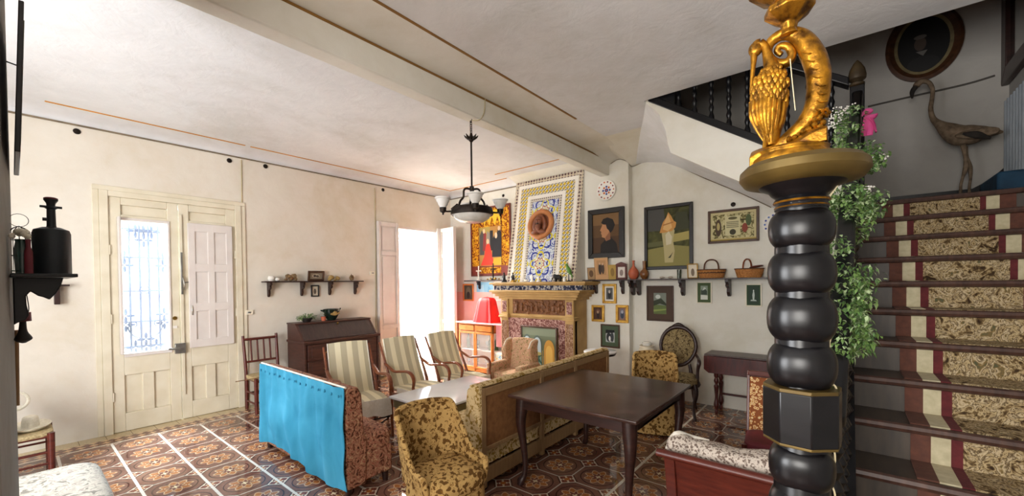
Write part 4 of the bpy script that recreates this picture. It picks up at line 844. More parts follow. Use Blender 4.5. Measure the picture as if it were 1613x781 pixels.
# shelf beneath
ax0, ax1 = on_y(733, 436, 5.5).x, -4.47
t = thing('wall_shelf', 'short shelf in the corner alcove under the painted hanging', 'shelf'); b = MB(); b.box(ax0, ax1, YB-.16, YB, 1.625, 1.645, WOOD_D); obj('board', b, t, .003)
for x in (ax0+.28, ): obj('bracket', bracket(MB(), Matrix.Translation((x, YB, 1.625)), .15, .1), t)
def cross(px, lb, m, s_=1):
    x = on_y(px, 436, YB-.09).x; t = thing('standing_cross', lb, 'crucifix', (x, YB-.09, 1.645)); b = MB(); b.lathe([(0, 0), (.04*s_, 0), (.04*s_, .012), (.015, .03), (0, .035)], m, 14); obj('base', b, t)
    b = MB(); b.box(-.008, .008, -.006, .006, .03, .25*s_, m); b.box(-.05*s_, .05*s_, -.006, .006, .165*s_, .182*s_, m)
    for x_, z_ in ((-.055*s_, .173*s_), (.055*s_, .173*s_), (0, .255*s_)): b.ell((x_, 0, z_), (.014, .008, .014), m, 8, 6)
    obj('cross', b, t)
    b = MB(); b.tube([(0, -.01, .05*s_), (0, -.012, .1*s_), (0, -.012, .15*s_)], [.007, .01, .012], m, 8); b.tube([(-.04*s_, -.01, .18*s_), (0, -.012, .155*s_), (.04*s_, -.01, .18*s_)], .005, m, 6); b.ell((0, -.014, .178*s_), (.009, .009, .011), m, 8, 6); obj('figure', b, t)
cross(754, 'white standing crucifix below the painted hanging', WHITE); cross(777, 'dark bronze crucifix right of the white crucifix', IRON, 1.15)
b = MB()
for i, (px, r) in enumerate(((768, .02), (773, .03), (780, .032), (786, .022))): p = on_y(px, 436, YB-.12); b.ell((p.x, YB-.12, 1.645+r*.7), (r, r*.8, r*.7), BRASS, 10, 6, fn=lambda v: v+.008*noise.noise_vector(v*50))
tag(obj('shell_heap', b), 'small heap of brown shells at the foot of the dark crucifix', 'shells')
pB((729, 447), (746, 474), YB, 'framed_picture', 'dark framed picture beside the pink shutter under the corner shelf', WOOD_H, fw=.03, bg='#4a4436', dep=.03, art=[('#6a6450', E_(.5, .5, .3, .4)), ('#24221c', E_(.5, .3, .2, .25))])
pB((750, 444), (777, 476), YB, 'unframed_print', 'pale blue sheet pinned in the alcove above the red cloth', mat('pale_blue_edge', '#8ac0dc', .6), fw=.008, bg='#8ecbe8', dep=.008, art=[('#a8daf0', [(.1, 0), (.5, 0), (.4, .9), (.2, .8)]), ('#6cb4dc', [(.6, .1), (.9, 0), (.9, .6), (.7, .8)])])
pB((777, 447), (800, 474), YB, 'framed_picture', 'white mounted picture half hidden by the fireplace', WHITE, fw=.015, bg='#e8e4da', dep=.02, art=[('#c9d4c0', E_(.5, .4, .3, .25)), ('#e8d46c', [(.0, .8), (.5, .8), (.5, 1), (0, 1)])])
PKW = mat('pink_bounce_tint', '#e8b4ac', .7, 0, '#f0c4bc', 4, .1)
b = MB(); b.box(XA+.01, -4.45, YB-.01, YB, .0, 1.42, PKW); struct('wall_bounce_tint', b)  # thin sheet tinted pink for light bounced off the red cloth
# display cabinet with pink top
cx0, cx1, cy0, cy1, ct = -5.56, -4.84, 5.16, 5.50, .93
cx0, cx1 = on_y(722, 508, cy0).x, on_y(776, 510, cy0).x; cz = on_y(750, 508, cy0).z
t = thing('display_cabinet', 'orange wood glazed cabinet with two small drawers and a pink top', 'cabinet')
b = MB(); b.box(cx0-.03, -4.43, cy0-.03, cy1, cz-.02, cz, PINK); obj('top', b, t, .004)
b = MB(); b.box(cx0, cx1, cy0, cy0+.02, cz-.04, cz-.02, WOOD_H)
for x in (cx0, (cx0+cx1)/2-.012, cx1-.03): b.box(x, x+.03, cy0, cy0+.03, 0, cz-.02, WOOD_H)
b.box(cx0, cx1, cy1-.02, cy1, .05, cz-.02, WHITE); b.box(cx0, cx1, cy0, cy1, .03, .09, WOOD_H); b.box(cx0, cx1, cy0, cy1, cz-.17, cz-.155, WOOD_H); b.box(cx0, cx0+.015, cy0, cy1, 0, cz-.02, WOOD_H); b.box(cx1-.015, cx1, cy0, cy1, cz-.17, cz-.02, WOOD_H); b.box(cx1-.03, cx1, cy1-.03, cy1, 0, cz, WOOD_H); b.box(cx0, cx1, cy0+.02, cy1, .40, .412, GLASSW); obj('carcass', b, t, .003)
for i in (0, 1):
    xa_ = cx0+.03+i*(cx1-cx0)/2-.01*i; xb_ = xa_+(cx1-cx0)/2-.05; b = MB(); b.box(xa_, xb_, cy0-.012, cy0+.1, cz-.145, cz-.05, WOOD_H); d = obj('drawer', b, t, .003); b = MB(); b.torus(((xa_+xb_)/2, cy0-.018, cz-.095), .016, .003, BRASS, 'y', 12, 6, PI, 2*PI); obj('drawer_pull', b, d)
    b = MB(); b.box(xa_-.004, xb_+.004, cy0+.002, cy0+.006, .1, cz-.17, GLASS); d = obj('glass_door', b, t); b = MB(); b.box(xa_, xb_, cy0-.006, cy0+.012, cz-.2, cz-.17, WOOD_H); b.box(xa_, xb_, cy0-.006, cy0+.012, .09, .12, WOOD_H); b.box(xa_-.01, xa_+.015, cy0-.006, cy0+.012, .09, cz-.17, WOOD_H); b.box(xb_-.015, xb_+.01, cy0-.006, cy0+.012, .09, cz-.17, WOOD_H); obj('door_frame', b, d, .003)
# bottles and glasses inside
bott = [(.10, .41, 'g'), (.20, .41, 'w'), (.30, .41, 'w'), (.46, .41, 'w'), (.56, .41, 'g'), (.64, .41, 'g'), (.1, .092, 'w'), (.24, .092, 'w'), (.48, .092, 'w'), (.6, .092, 'w')]
nm = {(.10, .41): 'green bottle at the left end of the upper cabinet shelf', (.56, .41): 'green bottle behind the right cabinet door', (.64, .41): 'green bottle at the right edge of the upper cabinet shelf'}
for k, (dx, z, kind) in enumerate(bott):
    x = cx0+dx*(cx1-cx0)/.72; y = cy0+.14+.06*(k % 2); b = MB()
    if kind == 'g': b.lathe([(0, 0), (.032, 0), (.032, .16), (.012, .21), (.011, .27), (0, .27)], GLASSG, 16, (x, y, z)); tag(obj('bottle', b), nm[(dx, z)], 'bottle', 'bottles in the cabinet')
    else: b.lathe([(0, 0), (.025, 0), (.005, .01), (.005, .06), (.03, .08), (.035, .14), (.031, .14), (.027, .085), (0, .07)], glass('goblet_glass', '#cfe0e6', .05, .45), 16, (x, y, z)); tag(obj('goblet', b), 'clear stemmed glass on the %s cabinet shelf, %s' % ('upper' if z > .3 else 'lower', {.2: 'by the leftmost bottle', .3: 'left of the door post', .46: 'just right of the door post', .1: 'nearest the window', .24: 'second from the window', .48: 'third from the window', .6: 'nearest the fireplace'}[dx]), 'glass', 'stemmed glasses in the cabinet')
# red cloth over a box-like thing on top
def cloth(u, v):
    a = u*2*PI; px_ = math.copysign(abs(math.cos(a))**.5, math.cos(a)); py_ = math.copysign(abs(math.sin(a))**.5, math.sin(a)); h = 1-v
    r = .42+.58*(v**.8); fold = .075*v*math.sin(a*7+1)+.035*v*math.sin(a*13)
    top = min(1, v*3.2); rx_, ry_ = (.245*(r+fold))*top, (.15*(r+fold))*top
    z = .43*(1-max(0, (v-.25))/.75) if v > .25 else .43+.02*(1-v/.25)
    return (px_*rx_+.02*(1-v), py_*ry_, z)
b = MB(); b.grid(cloth, 96, 20, RED); o = obj('red_cloth', b); o.location = (on_y(767, 505, 5.33).x, 5.33, cz+.001); tag(o, 'bright red satin cloth draped over a shape on the cabinet', 'cloth')
# lower box table in pink to the right of the cabinet
t = thing('pink_side_unit', 'pink painted side unit between the cabinet and the fireplace', 'cabinet'); b = MB(); b.box(cx1+.02, -4.43, cy0+.06, cy1, .5, cz-.022, PINK); b.box(cx1+.02, -4.43, cy0+.2, cy1, .1, .5, WHITE); obj('panel', b, t, .004)
b = MB(); b.box(cx1+.02, -4.43, cy0+.02, cy0+.2, .08, .42, WHITE); obj('shelf_box', b, t, .004)
b = MB(); b.box(cx1+.03, -4.44, cy0+.015, cy0+.02, .12, .38, paintmix('small_label_print', [(.4, '#7aa4c0'), (.5, '#dfe0d8'), (.6, '#c9b060')], 14)); obj('printed_front', b, t)

# ------------------------------------------------------------------ chandelier
CHX, CHY = -2.72, 2.75
chz = lambda py: on_x(743, py, CHX).z
t = thing('chandelier', 'dark bronze chandelier with white glass shades and a glass bowl', 'chandelier', (CHX, CHY, 0))
b = MB(); b.tube([(0, 0, 3.14), (.012, 0, 3.125), (0, 0, 3.105), (-.012, 0, 3.115)], .004, IRON, 6); n_ = 6; z = 3.13
for i in range(n_):
    z = 3.11-i*(3.11-chz(211))/n_; pts = [((.011*math.cos(a) if i % 2 else 0), (0 if i % 2 else .011*math.cos(a)), z-.012+.02*math.sin(a)) for a in [2*PI*k/12 for k in range(12)]]
    b.tube(pts, .003, IRON, 6, 1, closed=True)
obj('chain', b, t)
zc = chz(216); b = MB(); b.lathe([(0, zc+.03), (.012, zc+.03), (.016, zc+.01), (.03, zc-.005), (.026, zc-.03), (.01, zc-.05), (0, zc-.05)], IRON, 16)
for i in range(8): a = PI/4*i; b.tube([(.02*math.cos(a), .02*math.sin(a), zc-.02), (.05*math.cos(a), .05*math.sin(a), zc-.004), (.066*math.cos(a), .066*math.sin(a), zc+.016)], [.012, .009, .002], IRON, 6)
obj('crown', b, t)
zr = chz(297); b = MB(); b.cyl((0, 0, zc), (0, 0, zr), .0085, IRON); b.lathe([(0, zr+.03), (.02, zr+.02), (.022, zr), (.02, zr-.02), (0, zr-.03)], IRON, 16); obj('rod', b, t)
zb = chz(333); zs = chz(318); br = .19
FWd = Vector((-CHX*-1, -CHY, 0)).normalized(); 
b = MB()
for i in range(4):
    a = R(-37+90*i); ca, sa = math.cos(a), math.sin(a)
    b.tube([(0, 0, zr-.01), (.05*ca, .05*sa, zr), (.075*ca, .075*sa, zr-.02), (.08*ca, .08*sa, zr-.08), (.11*ca, .11*sa, zr-.12), (.13*ca, .13*sa, zb+.04), (br*.95*ca, br*.95*sa, zb)], .010, IRON, 8)
    b.beam((.13*ca, .13*sa, zb+.06), (br*ca, br*sa, zb+.01), .012, .03, IRON)
obj('arm_frame', b, t)
for i in range(4):
    a = R(-38+90*i); ca, sa = math.cos(a), math.sin(a); sr = .27 if i != 0 else .24; b = MB()
    b.tube([(br*.9*ca, br*.9*sa, zb+.0), (.23*ca, .23*sa, zb-.005), (sr*ca, sr*sa, zb+.0)], .008, IRON, 8)
    b.lathe([(0, zb-.04), (.008, zb-.035), (.01, zb-.02), (.028, zb-.01), (.032, zb+.03), (.0, zb+.03)], IRON, 14, (sr*ca, sr*sa, 0)); ar = obj('lamp_arm', b, t)
    b = MB(); b.lathe([(.026, zb+.025), (.032, zb+.04), (.045, zb+.055), (.05, zb+.075), (.06, zb+.085), (.064, zb+.105), (.074, zb+.112), (.075, zb+.122), (.068, zb+.122), (.05, zb+.08), (.02, zb+.03)], GLASSW, 28, (sr*ca, sr*sa, 0)); obj('glass_shade', b, ar)
b = MB(); b.lathe([(br-.01, zb+.035), (br, zb+.03), (br+.012, zb-.02), (br+.006, zb-.035), (br-.02, zb-.035), (br-.02, zb+.03), (br-.01, zb+.035)], IRON, 40); obj('ring_band', b, t)
b = MB(); b.lathe([(br-.012, zb-.03), (br-.03, zb-.065), (br*.6, zb-.095), (br*.25, zb-.108), (0, zb-.11)], GLASSW, 40); b.lathe([(0, zb-.02), (br-.012, zb-.025), (br-.012, zb-.03)], GLASSW, 40); obj('glass_bowl', b, t)
b = MB(); b.tube([Vector((-2.647, CHY+.12, 3.34)), Vector((-2.645, CHY+.1, 3.2)), Vector((-2.66, CHY+.05, 3.125)), Vector((-2.71, CHY, 3.118))], .005, CAB, 6); tag(obj('lamp_cable', b), 'thin cable over the ceiling beam to the chandelier', 'cable')
# ------------------------------------------------------------------ fabrics
F_YEL = leaf_fabric('ochre_leaf_print', '#bd9a60', '#644622', '#7a5628', 23, .49)
F_TAP = fabric('brown_pink_tapestry', [(.34, '#3a2018'), (.44, '#7a4a38'), (.5, '#b08468'), (.56, '#8a3c34'), (.63, '#c9a882'), (.7, '#5a4028')], 16, 3, .5)
F_WING = fabric('faded_pink_green_tapestry', [(.34, '#75653f'), (.44, '#b89a70'), (.5, '#d4b492'), (.57, '#b5705a'), (.64, '#dfc6a4'), (.72, '#8a7a50')], 26, 1.6, .4)
F_CREAM = leaf_fabric('cream_gold_print', '#cbb184', '#8f7034', '#86703c', 24, .48)
F_PALE = fabric('pale_scribble_print', [(.36, '#8f8a80'), (.45, '#c9c2b4'), (.55, '#ddd6c8'), (.62, '#a89a90'), (.7, '#d6cfc2')], 16, 1.8, .4, .9, (1, 1, 1))
F_DOT = leaf_fabric('white_small_leaf_print', '#cfc2b4', '#75645a', '#96877a', 46, .50)
def rings_mat():
    m, nt, b = base('orange_ring_flower_print', .85, 0, .15); v, x, y, z = coords(nt); vo = tex_vor(nt, v, 40); d = S(nt, vo.outputs['Distance'])
    c = mixc(nt, d.lt(.5), '#8f5230', '#c98a4a'); c = mixc(nt, (d-.36).abs().lt(.07), c, '#e6cfa0'); c = mixc(nt, d.lt(.14), c, '#7a3c1c'); setc(nt, b, c); return m
F_RING = rings_mat()
def stripes_mat():
    m, nt, b = base('cream_grey_stripe_linen', .9, 0, .15); v, x, y, z = coords(nt); w_ = ((x+.02)/.125).frac(); n = tex_noise(nt, v, 8, 3)
    c = mixc(nt, w_.gt(.5), '#eadfbe', '#c4b99c'); c = mixc(nt, (w_-.5).abs().lt(.02), c, '#bfb592'); setc(nt, b, c); bump(nt, b, n, .3, .01); return m
F_STR = stripes_mat()
F_BAL = fabric('grey_brown_tapestry', [(.36, '#3a2c1e'), (.46, '#7a6848'), (.54, '#a8956a'), (.62, '#54422e'), (.7, '#bba87c')], 22, 1.5, .4)
PANEL = mat('brown_hessian_panel', '#744a28', .7, 0, '#8a5f36', 30, .3); OAKR = mat('light_brown_frame_rail', '#8a6a48', .55, 0, '#a08058', 8, .1, (1, 6, 1))

def rot(rz): return Matrix.Rotation(rz, 4, 'Z')
# ------------------------------------------------------------------ bureau and what stands on it
t = thing('bureau', 'brown slant-front bureau against the left wall', 'bureau', (XA+.01, 3.05, 0)); y0, y1 = -.58, .56; D = .52
side = [(0, 0), (D, 0), (D, .79), (D+.01, .80), (D+.01, .825), (D-.06, .84), (.27, 1.05), (0, 1.05)]
b = MB()
for ya, yb in ((y0, y0+.03), (y1-.03, y1)): b.prism(side, ya, yb, 'y', WOOD_B)
b.prism([(.02, .05), (D-.02, .05), (D-.02, .80), (.02, .80)], y0+.03, y1-.03, 'y', WOOD_B); b.box(0, D+.02, y0-.015, y1+.015, .79, .825, WOOD_B); b.box(0, .28, y0-.01, y1+.01, 1.04, 1.06, WOOD_B); b.box(0, D+.01, y0-.01, y1+.01, .04, .10, WOOD_B); obj('carcass', b, t, .005)
DK = mat('dark_lid_wood', '#2a1c18', .4, 0, '#3f2c26', 8, .08, (1, 6, 1))
b = MB(); b.prism([(D-.055, .83), (.265, 1.045), (.25, 1.03), (D-.075, .82)], y0+.03, y1-.03, 'y', DK); lid = obj('sloping_lid', b, t, .004)
b = MB(); b.cyl((.31, 0, 1.015), (.325, 0, 1.03), .012, BRASS); obj('keyhole', b, lid)
for z0, z1 in ((.12, .32), (.34, .54), (.56, .77)):
    b = MB(); b.box(D-.03, D+.004, y0+.05, y1-.05, z0, z1, WOOD_B); b.box(D+.004, D+.010, y0+.10, y1-.10, z0+.03, z1-.03, WOOD_B); d = obj('drawer', b, t, .004)
    for s_ in (-.3, .3): b = MB(); b.torus((D+.014, s_, (z0+z1)/2), .022, .004, BRASS, 'x', 12, 6, PI, 2*PI); obj('drawer_pull', b, d)
for y in (y0+.05, y1-.05):
    for x in (.05, D-.05): b = MB(); b.lathe([(0, 0), (.03, 0), (.035, .03), (.025, .05), (0, .05)], WOOD_B, 12, (x, y, 0)); obj('foot', b, t)
LEAF = [mat('leaf_green_%s' % i, c, .5, 0, c2, 20, .1) for i, (c, c2) in enumerate((('#55753a', '#7a9650'), ('#8fa374', '#b0c294'), ('#3c5a2c', '#5a7a42')))]
def leaf(mb, p, d, L, w_, m, droop=.2):
    d = Vector(d).normalized(); s_ = d.cross(Vector((.1, .2, 1))); s_ = s_.normalized() if s_.length > .01 else Vector((1, 0, 0)); u = s_.cross(d)
    p = Vector(p); a = p+d*L*.5+u*L*.1; e = p+d*L-Vector((0, 0, droop*L))
    mb.add([p, a+s_*w_/2-u*w_*.1, e, a-s_*w_/2-u*w_*.1, a+u*.0], [(0, 1, 4), (1, 2, 4), (2, 3, 4), (3, 0, 4)], m)
def rdir(up=.0): return Vector((random.uniform(-1, 1), random.uniform(-1, 1), random.uniform(-1, 1)+up)).normalized()
BT = 1.062; bx = XA+.15
t = thing('potted_plant', 'low bushy fern in a dark pot on the left of the bureau top', 'plant', (bx, on_x(483, 498, bx).y, BT))
b = MB(); b.lathe([(0, 0), (.05, 0), (.075, .05), (.07, .06), (0, .05)], BLACK, 18); obj('pot', b, t); b = MB(); random.seed(5)
for i in range(34):
    d = rdir(.5); d.z = abs(d.z); e = Vector((d.x*.05, d.y*.15, .04+d.z*.08)); b.tube([(0, 0, .04), e*.6+Vector((0, 0, .02)), e+Vector((0, .0, .01))], [.003, .002, .001], LEAF[0], 4, 2)
    for k in range(9): p = Vector((0, 0, .04)).lerp(e, .3+.09*k); leaf(b, p, rdir(), .03, .014, LEAF[k % 3])
obj('foliage', b, t)
t = thing('flower_pot', 'little terracotta pot with white sprigs between the fern and the dark bowl', 'plant', (bx+.03, on_x(508, 498, bx).y, BT)); b = MB(); b.lathe([(0, 0), (.028, 0), (.036, .06), (.03, .06), (0, .05)], TERRA, 14); obj('pot', b, t); b = MB()
for i in range(26): d = rdir(1.5); d.z = abs(d.z); p = Vector((0, 0, .05))+d*random.uniform(.02, .09); leaf(b, p, rdir(), .024, .012, LEAF[i % 2]); b.ell(p, (.006, .006, .006), WHITE, 6, 4) if i % 3 == 0 else None
obj('sprigs', b, t)
t = thing('glazed_planter', 'dark green glazed bowl with raised ochre decoration on the bureau', 'bowl', (bx, on_x(522, 498, bx).y+.0, BT)); b = MB(); GD = mat('dark_green_glaze', '#0f1a14', .15, 0, '#1c2c22', 10, 0)
b.lathe([(0, 0), (.055, 0), (.09, .05), (.115, .12), (.12, .165), (.112, .165), (.10, .12), (0, .06)], GD, 28); obj('bowl', b, t); b = MB(); b.tube([(.1, -.06, .10), (.113, 0, .085), (.1, .07, .105)], .014, YEL, 8); b.ell((.108, .0, .11), (.02, .035, .03), YEL, 10, 8, fn=lambda v: v+.01*noise.noise_vector(v*60)); obj('relief_band', b, t); b = MB(); b.tube([(0, -.115, .14), (0, -.15, .15), (0, -.155, .16)], .012, GD, 8); b.tube([(0, .115, .14), (0, .14, .16), (0, .135, .17)], .012, GD, 8); obj('lug', b, t)

# ------------------------------------------------------------------ rush-seated slat chair
def slat_chair(lb, loc, rz):
    t = thing('rush_chair', lb, 'chair', loc, rz, None); W2 = .19
    for s_ in (-1, 1):
        b = MB(); b.tube([(s_*W2, .17, 0), (s_*W2, .17, .42), (s_*(W2+.01), .24, .94)], [.02, .021, .017], WOOD_M, 10); obj('back_post', b, t)
        b = MB(); b.tube([(s_*(W2+.01), -.19, 0), (s_*(W2+.01), -.19, .44)], [.022, .024], WOOD_M, 10); obj('front_leg', b, t)
    b = MB(); b.tube([(-W2, .232, .89), (W2, .232, .89)], .017, WOOD_M, 8); b.tube([(-W2, .195, .60), (W2, .195, .60)], .014, WOOD_M, 8); obj('back_rail', b, t)
    for i in range(4): x = -W2+2*W2*(i+1)/5; b = MB(); b.tube([(x, .197, .60), (x, .232, .89)], .011, WOOD_M, 8); obj('spindle', b, t)
    b = MB(); b.ell((0, -.01, .425), (.215, .2, .026), RUSH, 24, 8, .35); obj('seat', b, t)
    b = MB()
    for z in (.14, .26): b.cyl((-W2, -.19, z), (W2, -.19, z), .012, WOOD_M); b.cyl((-W2, -.19, z-.03), (-W2, .17, z-.03), .012, WOOD_M); b.cyl((W2, -.19, z-.03), (W2, .17, z-.03), .012, WOOD_M)
    b.cyl((-W2, .17, .2), (W2, .17, .2), .012, WOOD_M)
    for s_ in (-1, 1): b.cyl((s_*W2, -.19, .40), (s_*W2, .17, .40), .016, WOOD_M)
    b.cyl((-W2, -.19, .40), (W2, -.19, .40), .018, WOOD_M); obj('stretcher', b, t); return t
slat_chair('dark slat-backed rush chair between the front door and the bureau', (-5.84, 2.09, 0), R(90))
b = MB(); b.tube([on_x(371, 601, -5.60), on_x(390, 598, -5.62), on_x(411, 594, -5.66)], .006, OAKR, 6); o = obj('walking_stick', b); tag(o, 'thin pale stick lying across the rush chair by the door', 'stick')
# the same kind of chair with hats, far left
hc = slat_chair('dark rush-seated stool chair with a straw hat, far left by the wall', (-5.50, .0, 0), R(180)); hc.scale = (1, 1, .80)
cx_, cy_ = -5.62, .05
b = MB(); b.lathe([(0, .10), (.05, .105), (.075, .095), (.085, .06), (.09, .012), (.16, .0), (.20, .022), (.202, .028), (.15, .008), (.1, .016)], STRAW, 36, (-5.56, .08, .366), 1, .62); tag(obj('straw_hat', b, sharp=60), 'pale straw hat resting on the rush seat at far left', 'hat')
b = MB(); b.ell((-5.34, -.10, .485), (.10, .085, .11), BLUECL, 20, 14, .8, fn=lambda v: v+.02*noise.noise_vector(v*12)); tag(obj('cloth_bag', b), 'navy blue cloth bag slumped beside the straw hat', 'bag')
b = MB(); b.torus((-5.66, -.0, .60), .075, .012, STRAW, 'x', 26, 8); b.ell((-5.66, -.10, .47), (.08, .05, .09), STRAW); tag(obj('straw_basket', b), 'pale straw bag with a round handle behind the navy bag', 'bag')
# pale upholstered bench end, bottom left
t = thing('upholstered_bench', 'pale scribble-patterned upholstered bench at the bottom left corner', 'bench', (-3.5, 0.0, 0)); b = MB(); b.ell((0, -.02, .33), (.46, .37, .125), F_PALE, 40, 16, .28); obj('seat_cushion', b, t)
b = MB(); b.box(-.43, .43, -.36, .32, .10, .24, F_PALE); obj('base', b, t, .02)
for x in (-.38, .38):
    for y in (-.3, .26): b = MB(); b.cyl((x, y, 0), (x, y, .11), .022, WOOD_D); obj('leg', b, t)

# ------------------------------------------------------------------ three striped armchairs
def arm_chair(lb, loc, rz):
    t = thing('striped_armchair', lb, 'armchair', loc, rz, 'striped armchairs facing the marble table'); W2 = .215
    def back(u, v):  # u across, v up
        x = (u-.5)*2*W2*(1.0+.02*math.sin(v*3)); s_ = v; y = .19+.23*s_+.02*math.sin(s_*PI)-.012*math.cos((u-.5)*PI); z = .36+.58*s_+(.012*math.sin(u*PI) if v > .97 else 0)
        return (x, y, z)
    b = MB(); b.grid(back, 12, 14, F_STR, .03, (0, 1, -.2)); bk = obj('backrest_cover', b, t, .006)
    b = MB(); b.tube([back(0, v/8) for v in range(9)], .006, LINEN, 6, 2); obj('piping', b, bk); b = MB(); b.tube([back(1, v/8) for v in range(9)], .006, LINEN, 6, 2); obj('piping', b, bk)
    def seat(u, v):
        x = (u-.5)*2*(W2+.01); y = .22-.46*v; z = .40+.015*math.sin(v*PI)+.004*math.sin(u*17+v*6); return (x, y, z)
    b = MB(); b.grid(seat, 12, 10, F_STR, .03, (0, 0, -1)); st_ = obj('seat_cover', b, t, .006)
    def skirt(u, v):
        x = (u-.5)*2*(W2+.03); y = -.245-.02*v+.010*math.sin(u*22)*v; z = .41-.17*v-.015*math.sin(u*9)*v; return (x, y, z)
    b = MB(); b.grid(skirt, 26, 6, WHITECL, .006, (0, 1, 0)); b.grid(lambda u, v: (-(W2+.02)-.01*v, -.245+.36*u, .41-.13*v-.02*math.sin(u*8)*v), 14, 5, WHITECL, .006, (1, 0, 0)); obj('white_skirt', b, st_)
    for s_ in (-1, 1):
        x = s_*(W2+.035)
        b = MB(); b.tube([(x, .33, .665), (x, .25, .63), (x, .14, .595), (x, .02, .61), (x, -.12, .625), (x, -.20, .60), (x, -.235, .54), (x, -.22, .46)], [.014, .017, .018, .018, .019, .019, .017, .013], WOOD_R, 10, flat_=(1.25, .85)); obj('arm', b, t)
        b = MB(); b.tube([(x, -.22, .47), (x, -.235, .36), (x, -.24, .2), (x, -.26, .0)], [.016, .02, .016, .014], WOOD_R, 10); obj('leg', b, t)
        b = MB(); b.tube([(x, .45, .90), (x, .30, .62), (x, .19, .36), (x, .24, .15), (x, .30, 0)], [.012, .014, .02, .017, .014], WOOD_R, 10); obj('leg', b, t)
        b = MB(); b.cyl((x, -.23, .35), (x, .2, .34), .013, WOOD_R); obj('side_rail', b, t)
    b = MB(); b.tube([(-.2, -.26, .2), (-.1, -.265, .16), (0, -.265, .2), (.1, -.265, .16), (.2, -.26, .2)], .008, IRON, 6); b.cyl((-.23, -.24, .21), (.23, -.24, .21), .008, IRON); obj('front_stretcher', b, t); return t
def place(lb, bt, th): f = Vector((math.sin(R(th)), -math.cos(R(th)), 0)); return Vector(bt).to_3d()+f*.42, R(th)
l, r_ = place('', (-4.40, 2.41), 77); a1 = arm_chair('striped cream armchair behind the blue-backed sofa', l, r_)
l, r_ = place('', (-4.27, 3.01), 88); dup(a1, 'striped cream armchair in the middle of the row of three', l, r_)
l, r_ = place('', (-4.23, 3.66), 90); dup(a1, 'striped cream armchair nearest the glazed cabinet', l, r_)

# ------------------------------------------------------------------ marble coffee table
t = thing('coffee_table', 'low table with a white marble top between the sofas', 'table', (-3.215, 2.97, 0)); OLV = mat('olive_gold_apron', '#6a5a38', .4, .1, '#8a7a50', 8, .1)
b = MB(); b.box(-.36, .36, -.58, .58, .44, .465, MARBLE); obj('marble_top', b, t, .006)
b = MB(); b.box(-.34, .34, -.56, .56, .425, .44, WOOD_M); b.box(-.33, .33, -.55, .55, .345, .425, OLV); obj('apron', b, t, .008)
for x in (-.28, .28):
    for y in (-.5, .5): b = MB(); b.tube([(x, y, .36), (x*1.04, y*1.03, .28), (x, y, .15), (x*.98, y*.98, .06), (x*1.06, y*1.04, 0)], [.04, .035, .02, .017, .025], WOOD_D, 10); obj('leg', b, t)
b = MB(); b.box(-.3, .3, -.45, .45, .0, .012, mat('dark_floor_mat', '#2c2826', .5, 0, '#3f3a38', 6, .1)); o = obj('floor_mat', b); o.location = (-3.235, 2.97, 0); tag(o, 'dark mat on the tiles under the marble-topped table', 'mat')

# ------------------------------------------------------------------ sofa with the turquoise cotton back, seen from behind
t = thing('sofa', 'tapestry sofa seen from behind with turquoise cotton over its back', 'sofa', (-3.66, 1.545, 0)); hw = .80
def profile_back(hgt): return [(0, .06), (.16, .06), (.17, .40), (.15, .45), (.13, hgt-.06), (.10, hgt), (.03, hgt+.005), (0, hgt-.02)]
b = MB(); b.prism(profile_back(.82), -hw, hw, 'x', F_TAP); obj('backrest', b, t, .015)
b = MB(); b.box(-hw+.01, hw-.01, .1, .40, .08, .30, F_TAP); obj('seat_base', b, t, .02)
b = MB(); b.ell((0, .27, .345), (hw-.005, .155, .09), F_TAP, 48, 14, .3); obj('seat_cushion', b, t)
def drape(u, v):
    x = (u-.5)*2*(hw+.006); y = -.016-.018*math.sin(u*31+2*math.sin(v*3))*(.3+v)*.8-.006*math.sin(u*70)*(1-v)-.022*noise.noise(Vector((u*6, v*2.4, 1)))-.012*noise.noise(Vector((u*17, v*3, 5))); z = .83-(.76-.03*math.sin(u*6))*v; return (x, min(y, -.006), z)
b = MB(); b.grid(drape, 120, 24, TURQ, .005, (0, 1, 0)); cv = obj('turquoise_back_cover', b, t, label='turquoise cotton cover hanging in loose folds')
b = MB(); 
for i in range(15): x = -hw+.05+i*.107; b = MB(); b.ell((x, -.03, .775-.004*(i % 3)), (.009, .008, .012), TURQ, 8, 6); obj('gathering_tack', b, cv)
b = MB(); b.tube([(-hw, .0, .833), (hw, .0, .833)], .008, LINEN, 6, 1); obj('piping', b, t)
for x in (-hw+.06, hw-.06):
    for y in (.04, .36): b = MB(); b.cyl((x, y, 0), (x, y, .09), .022, WOOD_D, .03); obj('foot', b, t)

# ------------------------------------------------------------------ sofa backing the dark table
sy0, sy1, sx = 2.24, 4.40, -2.14
t = thing('sofa', 'long cream and gold sofa whose framed wooden back faces the dark table', 'sofa', (sx, 0, 0)); SH = .80
b = MB(); b.box(-.08, -.012, sy0+.02, sy1-.02, .3, SH-.03, PANEL); obj('back_panel', b, t)
b = MB(); ups = [sy0, 3.02, 3.62, sy1-.05]
for y in ups: b.box(-.03, .0, y, y+.05, .02, SH-.01, OAKR)
for z0, z1 in ((SH-.075, SH-.015), (.30, .33), (.06, .17)): b.box(-.028, -.002, sy0, sy1, z0, z1, OAKR)
obj('back_frame', b, t, .003)
b = MB(); b.grid(lambda u, v: (-.010-.035*math.sin(v*PI)*.5-.01*noise.noise(Vector((u*20, v*2, 0))), sy0+.06+u*(3.0-sy0-.06), .195+.10*v), 40, 6, F_CREAM, .02, (-1, 0, 0)); b.grid(lambda u, v: (-.012, 3.08+u*(sy1-3.12), .195+.10*v), 30, 4, F_CREAM, .02, (-1, 0, 0)); obj('bottom_flounce', b, t)
